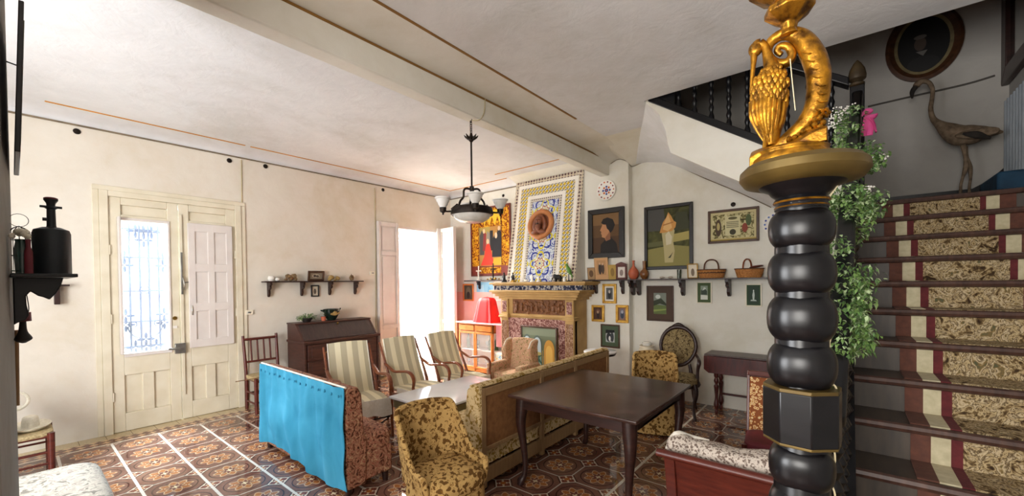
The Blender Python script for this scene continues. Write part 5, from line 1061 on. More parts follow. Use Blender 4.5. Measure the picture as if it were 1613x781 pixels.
b = MB(); b.prism([(-.005, .0), (-.16, .0), (-.19, .40), (-.15, .6), (-.13, SH-.03), (-.09, SH+.01), (-.02, SH+.012), (-.0, SH-.02)], sy0-.03, sy0+.03, 'y', F_CREAM); obj('end_cheek', b, t, .012); b = MB(); b.prism([(-.005, .3), (-.19, .3), (-.15, .6), (-.13, SH-.03), (-.09, SH+.01), (-.02, SH+.012), (-.0, SH-.02)], sy1-.03, sy1+.01, 'y', F_CREAM); obj('end_cheek', b, t, .012)
b = MB(); b.prism([(-.08, .3), (-.19, .3), (-.15, .6), (-.13, SH-.03), (-.08, SH)], sy0+.03, sy1-.03, 'y', F_CREAM); obj('backrest', b, t, .01)
b = MB(); b.tube([(-.06, sy0-.02, SH+.002), (-.06, 3.0, SH-.004), (-.06, 3.7, SH-.002), (-.06, sy1, SH+.002)], .03, F_CREAM, 10, flat_=(1.6, .6)); obj('top_roll', b, t)
b = MB(); b.ell((-.38, (sy0+sy1)/2, .37), (.22, (sy1-sy0)/2-.02, .07), F_CREAM, 48, 14, .3); obj('seat_cushion', b, t)
b = MB(); b.box(-.58, -.16, sy0+.02, sy1-.02, .10, .32, F_CREAM); obj('seat_base', b, t, .02)
for x in (-.05, -.52):
    for y in (sy0+.08, sy1-.08): b = MB(); b.cyl((x, y, 0), (x, y, .11), .022, WOOD_D); obj('foot', b, t)

# ------------------------------------------------------------------ low button-backed slipper chairs
def slipper(lb, loc, rz, s_=1.0):
    t = thing('slipper_chair', lb, 'chair', loc, rz)
    def inner(u, v):
        a = (u-.5)*2; A = abs(a); sg = 1 if a >= 0 else -1
        back = min(A/.60, 1); sd = max(0, (A-.60)/.40)
        e = max(0, min(1, (A-.56)/.30)); e = e*e*(3-2*e); zt = (.85-.02*back**2)*(1-e)+.50*e-.03*max(0, sd-.6)
        x = sg*(.205*back+.02*math.sin(min(sd, 1)*PI/2)+.035*v*back*(1-e)+.03*v*e)
        y = .23+.05*v*(1-e)-.02*(1-back**2)*-1-.36*sd**1.1-.05*back**3
        if v > .93 and e < .5: y += .015
        return (x*s_, y*s_, (.32+(zt-.32)*v)*s_)
    b = MB(); b.grid(inner, 36, 16, F_YEL, .055*s_, (0, .92, .1)); bk = obj('backrest', b, t, .018)
    b = MB(); b.tube([inner(u/36, 1) for u in range(37)], .020*s_, F_YEL, 8, 2); obj('rolled_edge', b, bk)
    for a in (-1, 1): b = MB(); b.tube([inner(.5+a*(.5-.0), 1), Vector(inner(.5+a*.5, .6))+Vector((0, -.012, 0)), Vector(inner(.5+a*.5, .1))+Vector((0, -.01, 0))], [.022, .018, .015], F_YEL, 8); obj('front_scroll', b, bk)
    b = MB(); b.ell((0, -.04*s_, .385*s_), (.235*s_, .25*s_, .085*s_), F_YEL, 32, 14, .55); obj('seat_cushion', b, t)
    def sk(u, v):
        a = 2*PI*u; px_ = math.copysign(abs(math.cos(a))**.5, math.cos(a)); py_ = math.copysign(abs(math.sin(a))**.5, math.sin(a)); k = 1+.05*v+.015*math.sin(a*16)*v
        return (px_*.232*k*s_, (-.03+py_*.245*k)*s_, (.37-.35*v)*s_)
    b = MB(); b.grid(sk, 96, 8, F_YEL); obj('skirt', b, t); return t
slipper('ochre leaf-print slipper chair in the foreground beside the tapestry sofa', (-2.04, 1.76, 0), R(80), .90)
slipper('ochre leaf-print slipper chair behind the dark square table', (-1.60, 4.40, 0), R(22), .92)

# ------------------------------------------------------------------ wing armchair
t = thing('wing_armchair', 'faded tapestry wing armchair in front of the fireplace', 'armchair', (-3.44, 4.23, 0), R(2)); t.scale = (.93, .93, .95)
b = MB(); b.grid(lambda u, v: ((u-.5)*.42*(1+.06*v), .16+.10*v-.015*math.sin(u*PI), .36+.52*v-(.02*(2*u-1)**2 if v > .9 else 0)), 14, 12, F_WING, .07, (0, .95, -.1)); obj('backrest', b, t, .02)
for s_ in (-1, 1):
    b = MB(); b.prism([(.24, .86), (.12, .84), (.05, .76), (.06, .64), (.12, .54), (.20, .50), (.27, .52)], s_*.20, s_*.255, 'x', F_WING); obj('wing', b, t, .018)
    b = MB(); b.prism([(.24, .30), (.24, .53), (-.20, .53), (-.25, .50), (-.25, .12), (.24, .12)], s_*.20, s_*.31, 'x', F_WING); b.tube([(s_*.255, .22, .525), (s_*.255, -.24, .525)], .05, F_WING, 12, 1, flat_=(1.2, .7)); obj('armrest', b, t, .018)
    b = MB(); b.tube([(s_*.225, .05, .76), (s_*.225, .12, .845), (s_*.225, .23, .87)], .008, LINEN, 6); obj('piping', b, t)
b = MB(); b.ell((0, -.05, .38), (.21, .22, .07), F_WING, 28, 12, .4); obj('seat_cushion', b, t)
b = MB(); b.box(-.21, .21, -.23, .22, .12, .34, F_WING); obj('seat_base', b, t, .015)
for x in (-.24, .24):
    for y in (-.2, .2): b = MB(); b.cyl((x, y, 0), (x, y, .13), .02, WOOD_D); obj('leg', b, t)

# ------------------------------------------------------------------ round pedestal table
t = thing('pedestal_table', 'small round table with a white marble top beyond the long sofa', 'table', (-2.46, 4.80, 0)); b = MB(); b.lathe([(0, .675), (.20, .675), (.21, .682), (.21, .695), (.20, .702), (0, .702)], MARBLE, 40); obj('marble_top', b, t); b = MB(); b.lathe([(0, .645), (.19, .65), (.205, .675), (0, .675)], EBONY, 36); b.lathe([(.02, .65), (.03, .5), (.018, .42), (.035, .3), (.02, .2), (.05, .14), (0, .12)], EBONY, 18); obj('pedestal', b, t)
for i in range(3): a = 2*PI*i/3+.5; b = MB(); b.tube([(.03*math.cos(a), .03*math.sin(a), .16), (.12*math.cos(a), .12*math.sin(a), .12), (.19*math.cos(a), .19*math.sin(a), .015)], [.022, .018, .016], EBONY, 8); obj('leg', b, t)

# ------------------------------------------------------------------ dark square table
t = thing('dining_table', 'large dark square wooden table in the middle of the room', 'table')
tx0, tx1, ty0, ty1 = -2.06, -1.01, 2.45, 3.62
b = MB(); b.box(tx0, tx1, ty0, ty1, .695, .72, WOOD_T); obj('table_top', b, t, .007)
b = MB(); b.box(tx0+.05, tx1-.05, ty0+.05, ty0+.075, .61, .695, WOOD_D); b.box(tx0+.05, tx1-.05, ty1-.075, ty1-.05, .61, .695, WOOD_D); b.box(tx0+.05, tx0+.075, ty0+.05, ty1-.05, .61, .695, WOOD_D); b.box(tx1-.075, tx1-.05, ty0+.05, ty1-.05, .61, .695, WOOD_D); b.prism([(ty0+.07, .61), (ty1-.07, .61), (ty1-.3, .635), (ty0+.3, .635)], tx1-.06, tx1-.05, 'x', WOOD_D); obj('apron', b, t, .004)
for x, sx_ in ((tx0+.085, -1), (tx1-.085, 1)):
    for y, sy_ in ((ty0+.085, -1), (ty1-.085, 1)):
        b = MB(); pts = [(0, .70, .052), (.004, .62, .05), (.012, .50, .040), (.002, .36, .030), (-.010, .2, .024), (-.006, .08, .021), (.012, .03, .026), (.022, .0, .024)]
        b.tube([(x+sx_*o, y+sy_*o, z) for o, z, r in pts], [r for o, z, r in pts], WOOD_D, 4 if False else 12, 4, up=(0, 1, 0)); obj('leg', b, t)
# ------------------------------------------------------------------ balloon-back armchair
t = thing('balloon_back_armchair', 'dark carved balloon-back armchair with grey tapestry against the back wall', 'armchair', (-1.58, 5.06, 0), R(12))
ov = lambda k=1.0, o=0: [(.205*k*math.cos(a)*(1-.10*(math.sin(a) < 0)*abs(math.sin(a))), .20+.05*math.sin(a)+o, .78+.235*k*math.sin(a)+.012*math.cos(4*a)*0) for a in [2*PI*i/28 for i in range(28)]]
b = MB(); b.tube(ov(), [.022+.008*max(0, math.sin(2*PI*i/28))**6 for i in range(28)], WOOD_D, 10, 1, closed=True, up=(0, 1, 0)); b.tube([(-.07, .25, 1.02), (0, .255, 1.045), (.07, .25, 1.02)], [.012, .022, .012], WOOD_D, 10); fr = obj('carved_back_frame', b, t)
b = MB(); pts = ov(.92); c_ = Vector((0, .165, .78)); n = len(pts); b.add([c_]+[Vector(p)-Vector((0, .0, 0)) for p in pts]+[Vector(p).lerp(c_, .45)-Vector((0, .018, 0)) for p in pts], [(0, n+1+i, n+1+(i+1) % n) for i in range(n)]+[(n+1+i, 1+i, 1+(i+1) % n, n+1+(i+1) % n) for i in range(n)], F_BAL); b.add([Vector((0, .225, .78))]+[Vector(p)+Vector((0, .02, 0)) for p in pts], [(0, 1+(i+1) % n, 1+i) for i in range(n)], F_BAL); obj('back_pad', b, fr)
b = MB(); b.ell((0, -.03, .42), (.24, .23, .06), F_BAL, 30, 12, .6); obj('seat', b, t)
b = MB(); b.tube([(.23*math.cos(a)*1.05, -.03+.23*math.sin(a), .375) for a in [2*PI*i/28 for i in range(28)]], .026, WOOD_D, 8, 1, closed=True, up=(0, 0, 1)); obj('seat_rail', b, t)
for s_ in (-1, 1):
    b = MB(); b.tube([(s_*.19, .20, .70), (s_*.235, .10, .66), (s_*.25, -.05, .655), (s_*.25, -.10, .63), (s_*.235, -.08, .54), (s_*.23, -.09, .40)], [.015, .018, .022, .024, .018, .02], WOOD_D, 10); obj('arm', b, t)
    b = MB(); b.tube([(s_*.21, -.19, .40), (s_*.225, -.22, .3), (s_*.20, -.2, .14), (s_*.215, -.22, 0)], [.03, .026, .016, .018], WOOD_D, 10); obj('leg', b, t)
    b = MB(); b.tube([(s_*.13, .20, .56), (s_*.16, .18, .38), (s_*.17, .20, .2), (s_*.20, .27, 0)], [.018, .024, .018, .015], WOOD_D, 10); obj('leg', b, t)
# ------------------------------------------------------------------ white pots on a small stand behind the slipper chair
px_ = on_y(1019, 550, 5.36).x
t = thing('plant_stand', 'small dark stand under the white pots, hidden behind the slipper chair', 'stand', (px_, 5.36, 0)); b = MB(); b.lathe([(0, .575), (.14, .575), (.14, .6), (0, .6)], WOOD_D, 24); obj('stand_top', b, t)
for i in range(3): a = 2*PI*i/3; b = MB(); b.cyl((.1*math.cos(a), .1*math.sin(a), .58), (.12*math.cos(a), .12*math.sin(a), 0), .014, WOOD_D); obj('leg', b, t)
b = MB(); b.lathe([(0, 0), (.07, 0), (.10, .04), (.105, .08), (.09, .115), (.098, .135), (.088, .135), (.08, .11), (0, .05)], CREAMC, 32, (px_, 5.36, .601)); tag(obj('white_pot', b), 'round cream stoneware pot beside the balloon-back armchair', 'pot')
b = MB(); b.lathe([(0, .0), (.055, 0), (.062, .035), (.05, .035), (0, .03)], WHITE, 28, (px_, 5.36, .737)); b.lathe([(0, .03), (.05, .036), (.05, .045), (0, .045)], WHITE, 28, (px_, 5.36, .737)); tag(obj('white_dish', b), 'white lidded dish stacked on the cream stoneware pot', 'dish')
# ------------------------------------------------------------------ drop-leaf table
t = thing('drop_leaf_table', 'mahogany drop-leaf table on turned legs along the back wall', 'table')
dx0, dx1, dy0, dy1 = -1.31, -.14, 5.22, 5.56; RB = mat('reddish_mahogany', '#3c1410', .3, 0, '#571f18', 7, .06, (6, 1, 1))
b = MB(); b.box(dx0, dx1, dy0, dy1, .70, .72, mat('worn_mahogany_top', '#3a2a28', .35, 0, '#574440', 6, .08, (5, 1, 1))); obj('table_top', b, t, .005)
b = MB(); b.prism([(dx0, .70), (dx0, .54), (dx0+.05, .50), (dx1-.05, .50), (dx1, .54), (dx1, .70)], dy0-.018, dy0-.0, 'y', RB); obj('drop_leaf', b, t, .004)
b = MB(); b.box(dx0+.09, dx1-.09, dy0+.06, dy1-.03, .60, .70, RB); obj('apron', b, t, .003)
for x in (dx0+.12, dx1-.12):
    for y in (dy0+.06, dy1-.05):
        b = MB(); zz = [0, .04, .06, .09, .12, .2, .3, .34, .36, .40, .44, .46, .60]; rr = [.014, .02, .014, .026, .03, .017, .024, .028, .016, .028, .016, .026, .026]; b.tube([(x, y, z) for z in zz], rr, RB, 12, 3); obj('turned_leg', b, t)
b = MB(); b.cyl((dx0+.12, dy1-.05, .2), (dx1-.12, dy1-.05, .2), .013, RB); obj('stretcher', b, t)
# ------------------------------------------------------------------ mahogany settee in front of the stairs, with a printed pillow
t = thing('settee', 'dark mahogany settee with a curved back board, seen from behind at lower right', 'settee'); by = 2.48; gx0, gx1 = -.84, -.16
b = MB(); b.grid(lambda u, v: (gx0+(gx1-gx0)*u, by+.02-.07*(v**2)*1.0, .12+.45*v), 10, 10, WOOD_M, .028, (0, 1, 0)); obj('back_board', b, t, .005)
b = MB(); b.tube([(gx0-.03, by-.06, .578), (gx1+.03, by-.06, .578)], .026, WOOD_M, 12, 1, flat_=(1.1, .9)); obj('top_rail', b, t)
for x in (gx0+.035, gx1-.035): b = MB(); b.prism([(by+.03, 0), (by-.02, 0), (by-.005, .3), (by-.055, .56), (by-.02, .58), (by+.035, .3)], x-.03, x+.03, 'x', WOOD_M); obj('back_stile', b, t, .005)
b = MB(); b.box(gx0+.02, gx1-.02, by+.04, by+.55, .24, .30, WOOD_M); obj('seat_frame', b, t, .005)
b = MB(); b.ell(((gx0+gx1)/2, by+.30, .34), ((gx1-gx0)/2-.03, .24, .055), F_DOT, 36, 10, .35); obj('seat_cushion', b, t)
for x in (gx0+.05, gx1-.05): b = MB(); b.cyl((x, by+.5, 0), (x, by+.5, .24), .025, WOOD_M); obj('front_leg', b, t)
def pil(v):
    n_ = noise.noise(v*6); return v+Vector((0, .03*n_, .03*noise.noise(v*5+Vector((3, 0, 0)))))
b = MB(); b.ell(((gx0+gx1)/2+.0, by+.12, .505), (.325, .10, .135), F_DOT, 40, 18, .5, fn=pil); b.ell((gx0+.06, by+.12, .575), (.085, .10, .075), F_DOT, 20, 12, .8, fn=pil); b.tube([(gx0-.0, by+.05, .56), (gx0+.03, by+.10, .645), (gx0+.10, by+.16, .625), (gx0+.2, by+.18, .62)], [.022, .024, .02, .012], WHITECL, 10)
tag(obj('printed_pillow', b), 'white pillow with small brown leaves propped inside the settee', 'pillow')
# ------------------------------------------------------------------ floral rocking chair beyond
t = thing('rocking_chair', 'low chair with an orange floral back and red seat behind the pillow', 'chair', (-.40, 3.52, 0), R(5)); b = MB(); b.grid(lambda u, v: ((u-.5)*.35, .12+.13*v, .38+.44*v), 6, 10, F_RING, .03, (0, 1, -.2)); obj('back_pad', b, t, .006)
for s_ in (-1, 1):
    b = MB(); b.beam((s_*.185, .11, .2), (s_*.185, .28, .86), .022, .03, WOOD_M, (0, 1, 0)); obj('back_post', b, t, .005)
    b = MB(); b.cyl((s_*.18, -.2, .06), (s_*.18, -.2, .42), .018, WOOD_M); obj('front_leg', b, t); b = MB(); b.cyl((s_*.18, .12, .05), (s_*.18, .12, .42), .018, WOOD_M); obj('back_leg', b, t)
    b = MB(); b.tube([(s_*.18, -.36, .05), (s_*.18, -.15, .018), (s_*.18, .1, .018), (s_*.18, .38, .07)], .016, WOOD_M, 8); obj('rocker', b, t)
b = MB(); b.ell((0, -.04, .40), (.19, .19, .045), RUBY, 24, 10, .4); obj('seat_cushion', b, t)
b = MB(); b.box(-.19, .19, .23, .26, .83, .87, WOOD_M); obj('top_rail', b, t, .006)
# ------------------------------------------------------------------ shelf with the black bottle on the pier, far left
py = -.004; bxn, bxf = -2.38, -2.88; shz = on_x(123, 431, bxn).z
t = thing('wall_shelf', 'black bracketed shelf on the pier at far left', 'shelf'); b = MB(); b.box(bxf, bxn, py-.0, on_x(123, 431, bxn).y, shz-.014, shz, EBONY); obj('board', b, t, .003)
sc_ = 2.6
def PL(px, pyy, X=-2.6): return on_x(px, pyy, X)
pr = [(15, 437), (100, 437), (96, 450), (88, 462), (78, 472), (68, 468), (60, 466), (48, 459), (41, 466), (42, 480), (46, 496), (40, 504), (28, 508), (15, 512)]
b = MB(); b.prism([(max(.002, PL(a, c).y), PL(a, c).z) for a, c in pr], -2.615, -2.585, 'x', EBONY); obj('bracket', b, t, .004)
cyx = -2.62; cy0, cy1 = on_x(50, 400, cyx).y, on_x(113, 400, cyx).y; cr = (cy1-cy0)/2; cyy = (cy0+cy1)/2; zt = lambda p: on_x(80, p, cyx).z
t = thing('carbide_bottle', 'black cylindrical metal canister with a tap on the far left shelf', 'canister', (cyx, cyy, shz)); BK = mat('grey_black_metal', '#14171a', .5, .2, '#20252a', 8, .1)
h1 = zt(368)-shz; b = MB(); b.lathe([(0, 0), (cr, 0), (cr, h1), (cr*.92, h1+.015), (cr*.5, h1+.026), (0, h1+.028)], BK, 36); obj('body', b, t)
h2 = zt(313)-shz; b = MB(); b.lathe([(.017, h1+.02), (.014, h1+.035), (.013, h2-.045), (.02, h2-.04), (.013, h2-.03), (.014, h2-.02), (.022, h2-.006), (.02, h2), (0, h2)], BK, 16); b.cyl((0, -.032, h2-.035), (0, .032, h2-.035), .005, BK); b.cyl((0, -.025, h1+.06), (0, 0, h1+.06), .007, BK); nk = obj('neck_valve', b, t); b = MB(); b.ell((0, 0, h2), (.022, .022, .007), RUBY); obj('red_cap', b, nk)
def XP(px, X): return on_x(px, 400, X).y
# birdcage dome, dried flower vase and dark jar beside it
X = -2.80; t = thing('bird_cage', 'small wire dome cage half hidden behind the black canister', 'cage', (X, XP(31, X), shz)); b = MB(); r = .035; hh = on_x(31, 356, X).z-shz
for i in range(12): a = PI*i/6; b.tube([(r*math.cos(a), r*math.sin(a), 0), (r*math.cos(a), r*math.sin(a), hh*.72), (r*.7*math.cos(a), r*.7*math.sin(a), hh*.92), (0, 0, hh)], .0013, IRON, 5)
for z in (.02, hh*.4, hh*.72): b.torus((0, 0, z), r, .0016, IRON, seg=20, s2=5)
b.torus((0, 0, hh+.025), .028, .0013, IRON, 'x', 18, 5); obj('wire_dome', b, t); b = MB(); b.lathe([(0, 0), (r*1.05, 0), (r*1.05, .01), (0, .012)], IRON, 20); obj('base', b, t)
X = -2.56; t = thing('flower_vase', 'dark green glass with dried cream flowers left of the black canister', 'vase', (X, XP(34, X), shz)); b = MB(); b.lathe([(0, 0), (.018, 0), (.021, .10), (.016, .13), (.018, .14), (.012, .14), (0, .1)], glass('dark_green_vase_glass', '#1c3a34', .15, .9), 16); obj('vase', b, t); b = MB(); random.seed(2)
for i in range(18): d = rdir(1); d.z = abs(d.z); b.ell(Vector((0, 0, .15))+d*.024, (.010, .010, .011), STRAW, 8, 6, fn=lambda v: v+.004*noise.noise_vector(v*90))
obj('dried_flowers', b, t)
b = MB(); X = -2.54; b.lathe([(0, 0), (.012, 0), (.012, .09), (.007, .11), (.008, .14), (0, .14)], RUBY, 12, (X, XP(46, X)-.002, shz)); tag(obj('small_bottle', b), 'small dark red bottle touching the black canister', 'bottle')
# hanging dark things under the shelf
X = -2.80; t = thing('hanging_lantern', 'small dark hanging lamp dangling below the far left shelf', 'lantern', (X, 0, 0)); q = lambda a, c: (0, on_x(a, c, X).y, on_x(a, c, X).z)
b = MB(); b.tube([q(40, 455), q(44, 475), q(45, 490), q(38, 500)], .002, IRON, 6); obj('hanging_wire', b, t); b = MB(); b.tube([q(37, 492), q(38, 506)], .022, RUBY, 12, 1); obj('red_body', b, t); b = MB(); b.tube([q(36, 506), q(36, 522), q(37, 534), q(38, 540)], [.01, .014, .027, .006], BLACK, 12); obj('lamp_bottom', b, t)
b = MB(); b.tube([(-2.89, .010, on_x(20, 520, -2.89).z), (-2.89, .007, on_x(18, 600, -2.89).z), (-2.89, .006, on_x(18, 640, -2.89).z)], .007, OAKR, 8); tag(obj('wooden_stick', b), 'thin wooden pole standing against the pier under the shelf', 'stick')
# small far bracket shelf on the left wall
c1, c2 = on_x(87, 448, XA), on_x(113, 449, XA+.0); t = thing('wall_shelf', 'tiny dark bracket shelf low behind the black canister', 'shelf'); b = MB(); b.box(XA, XA+.10, c1.y-.06, c2.y-.02, c1.z-.018, c1.z, WOOD_D); obj('board', b, t); b = MB(); b.box(XA, XA+.08, (c1.y+c2.y)/2-.07, (c1.y+c2.y)/2-.03, c1.z-.2, c1.z-.018, WOOD_D); obj('bracket', b, t, .004)
# tilted frame high on the pier
pt, pb = on_x(27, 78, -2.85), on_x(19, 275, -2.85)
t = thing('hanging_picture', 'dark framed picture seen edge-on, hanging high on the pier at far left', 'picture frame'); b = MB(); b.M = Matrix(); X0, X1 = -2.86, -2.35
v0 = Vector((0, .004, 2.06)); k = (pt.z-pb.z)
b.prism([(pb.y+.0045, pb.z), (pb.y+.020, pb.z), (pt.y+.014, pt.z), (pt.y+.0, pt.z)], X0, X1, 'x', FRAME_BK); obj('frame', b, t, .003)
b = MB(); b.prism([(pb.y+.0205, pb.z+.05), (pb.y+.0225, pb.z+.05), (pt.y+.0145, pt.z-.05), (pt.y+.0125, pt.z-.05)], X0+.05, X1-.05, 'x', land); obj('canvas', b, t)
b = MB(); b.cyl((-2.85, .0, on_x(15, 98, -2.85).z), (-2.85, pt.y, on_x(22, 102, -2.85).z), .003, IRON); obj('nail', b, t)

# ------------------------------------------------------------------ gilded heron on the newel
W = lambda px, pyy, dy=0.0: on_y(px, pyy, NY)-Vector((NX, 0, 0))*1+Vector((0, -NY+dy, 0))
sp_ = (W(1300, 100)-W(1200, 100)).length/100
t = thing('heron_statue', 'gilded carved heron under a scrolled horn, standing on the big newel', 'statue', (NX, NY, 0))
z0 = pz(257)
b = MB(); b.lathe([(0, z0), (62*sp_, z0), (66*sp_, z0+6*sp_), (64*sp_, z0+12*sp_), (57*sp_, z0+20*sp_), (60*sp_, z0+26*sp_), (50*sp_, z0+30*sp_), (0, z0+32*sp_)], GOLD, 10, (W(1244, 250).x, 0, 0), 1, .8)
b.grid(lambda u, v: (W(1184+120*u, 0).x, (-.5+v)*.085, z0+(18+26*u+8*math.sin(u*9+v*2)*.5+14*math.sin(v*PI))*sp_), 30, 10, GOLD, .03, (0, 0, -1)); obj('rocky_base', b, t, .002, sharp=50)
b = MB(); pts = [(1216, 228), (1213, 205), (1208, 180), (1209, 155), (1214, 130), (1216, 112), (1210, 90), (1205, 74), (1198, 67)]
rad = [9, 20, 27, 29, 25, 15, 9, 7, 7]; b.tube([W(x, y) for x, y in pts], [r*sp_ for r in rad], GOLD, 20, 4, flat_=(1, .9)); b.ell(W(1190, 78), (12*sp_, 9*sp_, 14*sp_), GOLD)
b.tube([W(1198, 67), W(1192, 70), W(1189, 80)], [7*sp_, 8*sp_, 8*sp_], GOLD, 12); body = obj('heron_body', b, t)
b = MB(); b.tube([W(1188, 84), W(1187, 105, -.004), W(1185, 130, -.008), W(1183, 152, -.012)], [6.5*sp_, 4.5*sp_, 3.2*sp_, 1*sp_], GOLD, 10); obj('beak', b, body)
b = MB()
for s_ in (-1, 1): b.ell(W(1186+.5*s_, 78)+Vector((0, s_*7*sp_, 0)), (2*sp_, 1.5*sp_, 2*sp_), GOLD2, 8, 6)
obj('eye', b, body)
b = MB(); random.seed(11)
for row in range(8):
    yy = 112+row*7.2; wd = min(29, 17+row*4); cx_ = 1216-6*math.sin(min(1, row/7)*PI/2); n_ = 7
    for k in range(n_):
        f = (k+.5*(row % 2)-(n_-1)/2)/(n_/2)*.95
        if abs(f) > 1.0: continue
        for sd in (-1, 1):
            p = W(cx_+wd*f+random.uniform(-1, 1), yy+random.uniform(-1.5, 1.5)-4*f)+Vector((0, sd*(max(.03, 1-f*f)**.5)*wd*.87*sp_, 0))
            b.ell(p, (4.4*sp_, 2.2*sp_, (6+row*.7)*sp_), GOLD, 8, 6)
for k in range(9):
    f = (k-4)/4.3
    for sd in (-1, 1):
        y_ = lambda r: sd*(max(.02, 1-f*f)**.5)*r*sp_
        b.tube([W(1210+27*f, 160+4*abs(f), y_(27)), W(1209+25*f, 182+5*abs(f), y_(24)), W(1210+17*f, 206, y_(16)), W(1213+8*f-3*(k % 2), 226-9*(k % 2), y_(9))], [4.6*sp_, 4.8*sp_, 3.8*sp_, 1.5*sp_], GOLD, 8, 4)
obj('wing_feathers', b, body)
b = MB()
for x0_, s_ in ((1207, -.012), (1219, .010)): b.tube([W(x0_, 205, s_), W(x0_-1, 222, s_), W(x0_-2, 238, s_)], [5*sp_, 3.5*sp_, 4*sp_], GOLD, 8)
obj('legs', b, body)
b = MB(); pts = [(1196, 243), (1222, 232), (1248, 214), (1270, 192), (1284, 165), (1289, 135), (1288, 108), (1279, 82), (1265, 60), (1246, 50), (1227, 53), (1211, 66), (1208, 83), (1220, 96), (1238, 96), (1247, 84), (1241, 71), (1229, 69), (1223, 77), (1230, 83)]
rad = [9, 13, 16, 17, 17.5, 18, 18.5, 18.5, 16, 12.5, 10, 9, 8.5, 8.5, 8.5, 7.5, 6.5, 6, 5.5, 4.5]; b.tube([W(x, y, .012) for x, y in pts], [r*sp_ for r in rad], GOLD, 16, 5, flat_=(1, 1)); hn = obj('scrolled_horn', b, t)
b = MB()
for k, (x, y, r) in enumerate([(1290, 195, 12), (1272, 214, 13), (1250, 226, 12), (1295, 215, 10), (1278, 228, 10), (1301, 180, 8)]):
    for a in range(5): b.ell(W(x+r*.6*math.cos(a*1.26), y+r*.6*math.sin(a*1.26), -.012), (r*.45*sp_, .012, r*.5*sp_), GOLD, 8, 6)
obj('carved_foliage', b, hn)
b = MB()
for k in range(9): a = k/8; x = 1262+20*math.sin(a*2.2); y = 84+a*100; b.tube([W(x+3, y, -.008), W(x+12, y+4, -.014), W(x+21, y+2, -.008)], 1.7*sp_, GOLD, 6)
obj('horn_ribs', b, hn)
r_ = lambda px: px*sp_; zz = lambda y: W(1242, y).z; cxn = W(1243, 20).x
b = MB(); b.lathe([(0, zz(58)), (r_(16), zz(56)), (r_(12), zz(48)), (r_(14), zz(38)), (r_(34), zz(24)), (r_(39), zz(20)), (r_(39), zz(12)), (r_(30), zz(8)), (r_(26), zz(0)), (r_(44), zz(-12)), (r_(64), zz(-22)), (r_(66), zz(-30)), (0, zz(-32))], GOLD, 8, (cxn, .0, 0)); obj('octagonal_cup', b, t, .002, sharp=25)
b = MB(); b.tube([W(1246, 98, -.02), W(1249, 130, -.022), W(1254, 178, -.02)], .0012, CORD, 5); obj('thread', b, t)

# ------------------------------------------------------------------ garland on the railing
random.seed(21)
def gy(py_): d = ray(1335, py_); return min(3.95, 1.308/(.672-d.z/d.y))
t = thing('foliage_garland', 'green leafy garland wound down the stair railing behind the newel', 'garland'); cl = [(1336, 185, 13, 12), (1334, 215, 13, 14), (1348, 248, 26, 14), (1330, 245, 16, 12), (1350, 262, 22, 12), (1330, 312, 20, 16), (1348, 322, 26, 18), (1318, 335, 16, 18), (1352, 350, 12, 22), (1318, 262, 14, 10), (1366, 250, 14, 8), (1375, 258, 8, 6), (1305, 320, 10, 12), (1362, 325, 10, 12), (1318, 410, 14, 26), (1333, 438, 28, 18), (1330, 462, 26, 20), (1345, 470, 16, 14), (1325, 500, 20, 20), (1330, 530, 28, 20), (1345, 545, 18, 12), (1322, 555, 16, 10), (1352, 488, 8, 12), (1360, 510, 6, 14), (1367, 530, 5, 10)]
b = MB(); fl_ = MB()
for x, y, rx_, ry_ in cl:
    Y = gy(y)-.03; s_ = Y/F_PX*1.25; c = on_y(x, y, Y); nl = int(50+rx_*ry_*(.85 if y < 400 else .5))
    for i in range(nl):
        d = rdir(); d *= random.random()**.35; p = c+Vector((d.x*rx_*s_, d.y*rx_*s_*.8, d.z*ry_*s_)); leaf(b, p, rdir(-.25), random.uniform(.5, 1)*(.017+.007*(y > 400))*Y/1.7, random.uniform(.007, .012)*Y/1.7, random.choices(LEAF, (3, 2, 3))[0], .3)
obj('leaves', b, t)
for x, y, rx_, ry_ in ((1312, 188, 12, 8), (1318, 178, 10, 8), (1382, 250, 8, 3), (1330, 172, 10, 5), (1366, 298, 6, 3), (1306, 200, 8, 5)):
    if not rx_: continue
    Y = gy(y)-.05; s_ = Y/F_PX*1.25; c = on_y(x, y, Y)
    for i in range(26): d = rdir()*random.random()**.4; fl_.ell(c+Vector((d.x*rx_*s_, d.y*rx_*s_, d.z*ry_*s_)), (.0055,)*3, WHITE, 5, 4)
obj('white_blossom_sprays', fl_, t)
b = MB(); pp = [(1340, 185), (1345, 240), (1335, 300), (1345, 345), (1325, 400), (1335, 450), (1328, 500), (1332, 545)]; b.tube([on_y(x, y, gy(y)) for x, y in pp], .007, LEAF[2], 6)
b.tube([on_y(1350, 480, gy(480)-.03), on_y(1362, 510, gy(480)-.05), on_y(1369, 540, gy(480)-.05)], .003, LEAF[1], 5); obj('stem', b, t)
t = thing('ribbon_bow', 'bright pink ribbon bow tied high on the landing newel', 'ribbon'); PKR = mat('bright_pink_ribbon', '#d23a86', .6, 0, '#ee62a6', 10, .1); b = MB(); Y = 3.78
for a, (x, y) in enumerate(((1354, 180), (1372, 185), (1364, 176))): p = on_y(x, y, Y); b.ell(p, (.035, .02, .022), PKR, 12, 8, fn=lambda v: v+.02*noise.noise_vector(v*22))
obj('loops', b, t); b = MB()
for x, y in ((1360, 214), (1370, 213), (1380, 208), (1376, 196)): p0 = on_y(1364, 183, Y); p1 = on_y(x, y, Y); b.tube([p0, p0.lerp(p1, .5)+Vector((.01, 0, .012)), p1], [.012, .022, .016], PKR, 8, flat_=(1, .4))
obj('tails', b, t)
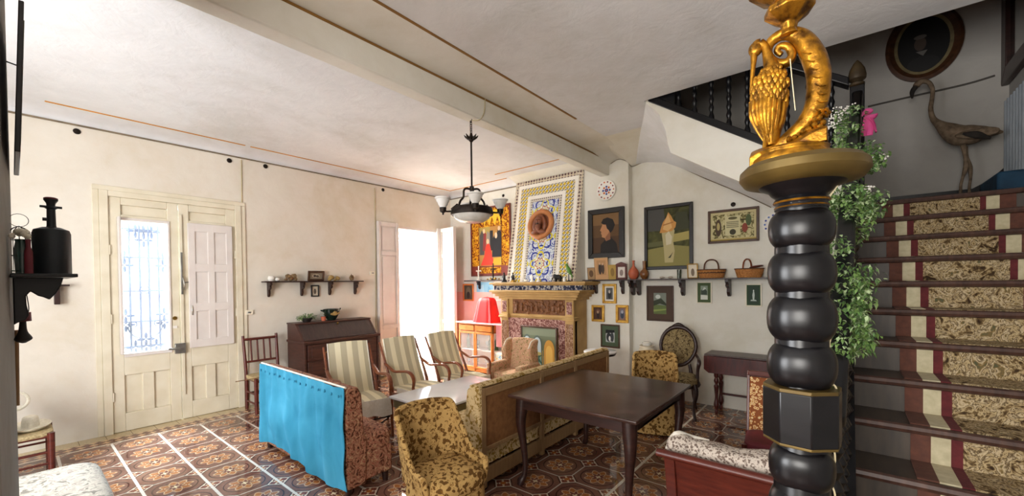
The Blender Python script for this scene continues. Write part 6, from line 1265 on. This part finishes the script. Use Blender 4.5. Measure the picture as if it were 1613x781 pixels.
# golden cloth hanging on the railing
t = thing('gold_cloth', 'ochre gold knotted cloth hanging on the railing just behind the newel', 'cloth'); OC = mat('ochre_gold_satin', '#a8802c', .5, 0, '#c9a044', 10, .3); b = MB(); Y = 1.62
b.tube([on_y(x, y, Y) for x, y in ((1310, 545), (1311, 560), (1304, 575), (1308, 588), (1304, 605), (1306, 635))], [.028, .034, .014, .022, .018, .008], OC, 12); b.M = Matrix(); obj('folds', b, t)

# ------------------------------------------------------------------ stairwell wall: flamingo, portrait, mirror, curtain
FYL = 5.30; Fp = lambda x, y, dy=0: on_y(x, y, FYL)+Vector((0, dy, 0)); fs = (Fp(1500, 200)-Fp(1400, 200)).length/100
FEA = mat('dusty_buff_feathers', '#4f4030', .85, 0, '#85705a', 26, .5); FEA2 = mat('dark_wing_feathers', '#17120f', .85, 0, '#2a221a', 26, .4)
t = thing('stuffed_flamingo', 'tall stuffed flamingo with long bent neck standing on the landing', 'stuffed bird')
b = MB(); b.tube([Fp(x, y) for x, y in ((1443, 136), (1447, 131), (1455, 128), (1464, 131), (1469, 141), (1468, 156), (1466, 172), (1470, 187), (1480, 196), (1494, 205), (1512, 213), (1532, 212), (1550, 209), (1572, 208), (1580, 208))], [f*fs for f in (6, 6.5, 5, 4, 3.6, 3.6, 4, 5, 8, 15, 20, 19, 13, 5, 2)], FEA, 16, 4); bd = obj('body', b, t)
b = MB(); b.tube([Fp(1442, 137), Fp(1437, 145), Fp(1437, 155)], [5*fs, 4.5*fs, 1.5*fs], FEA2, 10); obj('beak', b, bd)
b = MB(); b.ell(Fp(1535, 214, -.09), (.13, .03, .045), FEA, 16, 10, fn=lambda v: v+.012*noise.noise_vector(v*14)); b.tube([Fp(1512, 216, -.11), Fp(1532, 218, -.12), Fp(1556, 222, -.09)], [.01, .03, .01], FEA2, 8, flat_=(.5, 1)); obj('wing', b, bd)
def leg(xs, dy):
    b = MB(); p = [Fp(x, y, dy) for x, y in xs]; e = p[-1].copy(); e.z = LAND+.012; b.tube(p+[e], [.02, .012, .017, .010, .010, .011], FEA, 8, 3)
    for a in (-.5, 0, .5): b.tube([e, e+Vector((.07*math.sin(a), -.07*math.cos(a), -.006))], [.009, .004], FEA, 6, 1)
    obj('leg', b, t)
leg(((1516, 230), (1519, 248), (1520, 264), (1515, 282), (1512, 297)), -.03); leg(((1521, 230), (1524, 246), (1529, 262), (1530, 280), (1528, 297)), .03)
OV = on_y(1454, 70, YB-.02); t = thing('oval_portrait', 'dark oval framed portrait high above the flamingo', 'painting', (OV.x, YB-.012, OV.z)); rx_, rz_ = .235, .315
def ovr(prof, m, k=40):
    v = []; f = []; n = len(prof)
    for i in range(k):
        a = 2*PI*i/k
        for dr_, y in prof: v.append(((rx_+dr_)*math.cos(a), y, (rz_+dr_)*math.sin(a)))
    for i in range(k):
        j = (i+1) % k
        for q_ in range(n): f.append((i*n+q_, j*n+q_, j*n+(q_+1) % n, i*n+(q_+1) % n))
    return v, f
b = MB(); b.add(*ovr([(-.03, -.001), (-.03, -.02), (-.01, -.03), (.01, -.045), (.035, -.03), (.035, -.001)], FRAME_BR), FRAME_BR); obj('frame', b, t)
b = MB(); b.add(*ovr([(-.055, -.004), (-.055, -.016), (-.03, -.02), (-.03, -.004)], GOLD2), mat('dull_gold_slip', '#6b5f42', .6, .1, '#857550', 20, .1)); obj('gilt_slip', b, t)
b = MB(); disc = lambda cx_, cz_, a_, b_: [(cx_+a_*math.cos(2*PI*i/32), cz_+b_*math.sin(2*PI*i/32)) for i in range(32)]
b.prism(disc(0, 0, rx_-.05, rz_-.05), -.010, -.004, 'y', flat('#100d0c')); b.prism(disc(0, -.18, .11, .07), -.0115, -.0103, 'y', flat('#1c1a1a')); b.prism(disc(-.02, .01, .042, .065), -.0125, -.0115, 'y', flat('#4a3c34')); b.prism(disc(-.02, .075, .045, .02), -.0135, -.0125, 'y', flat('#5d5650')); b.prism([(-.05, -.06), (.03, -.06), (-.0, -.11)], -.0135, -.0125, 'y', flat('#6a6660')); obj('canvas', b, t)
c = on_x(1590, 134, 1.12); t = picture('wall_mirror', 'dark carved mirror frame at the top right edge', (1.12, c.y-.42, c.z+.45), .84, .9, WOOD_D, fw=.13, bg=mat('mirror_glass', '#9a9a98', .08, 1, '#a8a8a6', 4, 0), rz=R(-90), dep=.05, cat='mirror')
b = MB(); b.grid(lambda u, v: (1.105-.016*math.sin(u*60)-.004, 5.60-.75*u, 3.15-.98*v), 110, 8, mat('pale_grey_curtain', '#8f959b', .85, 0, '#a8adb2', 6, .1), .004, (1, 0, 0)); tag(obj('curtain', b), 'pale grey pleated curtain at the right edge by the landing', 'curtain')
b = MB(); b.box(.93, 1.085, 4.95, 5.5, LAND, LAND+.28, mat('teal_blue_cloth', '#16344a', .8, 0, '#1f4a66', 8, .1)); tag(obj('draped_chest', b, None, .02), 'teal blue covered chest on the landing at the right edge', 'chest')
b = MB(); b.tube([on_y(1367, 168, YB-.02), on_y(1440, 151, YB-.02), on_y(1520, 133, YB-.02), on_y(1567, 119, YB-.02)], .009, mat('grey_rope', '#4f4a44', .8), 6); tag(obj('wall_rope', b), 'thin dark rope stretched across the stairwell wall behind the flamingo', 'rope')
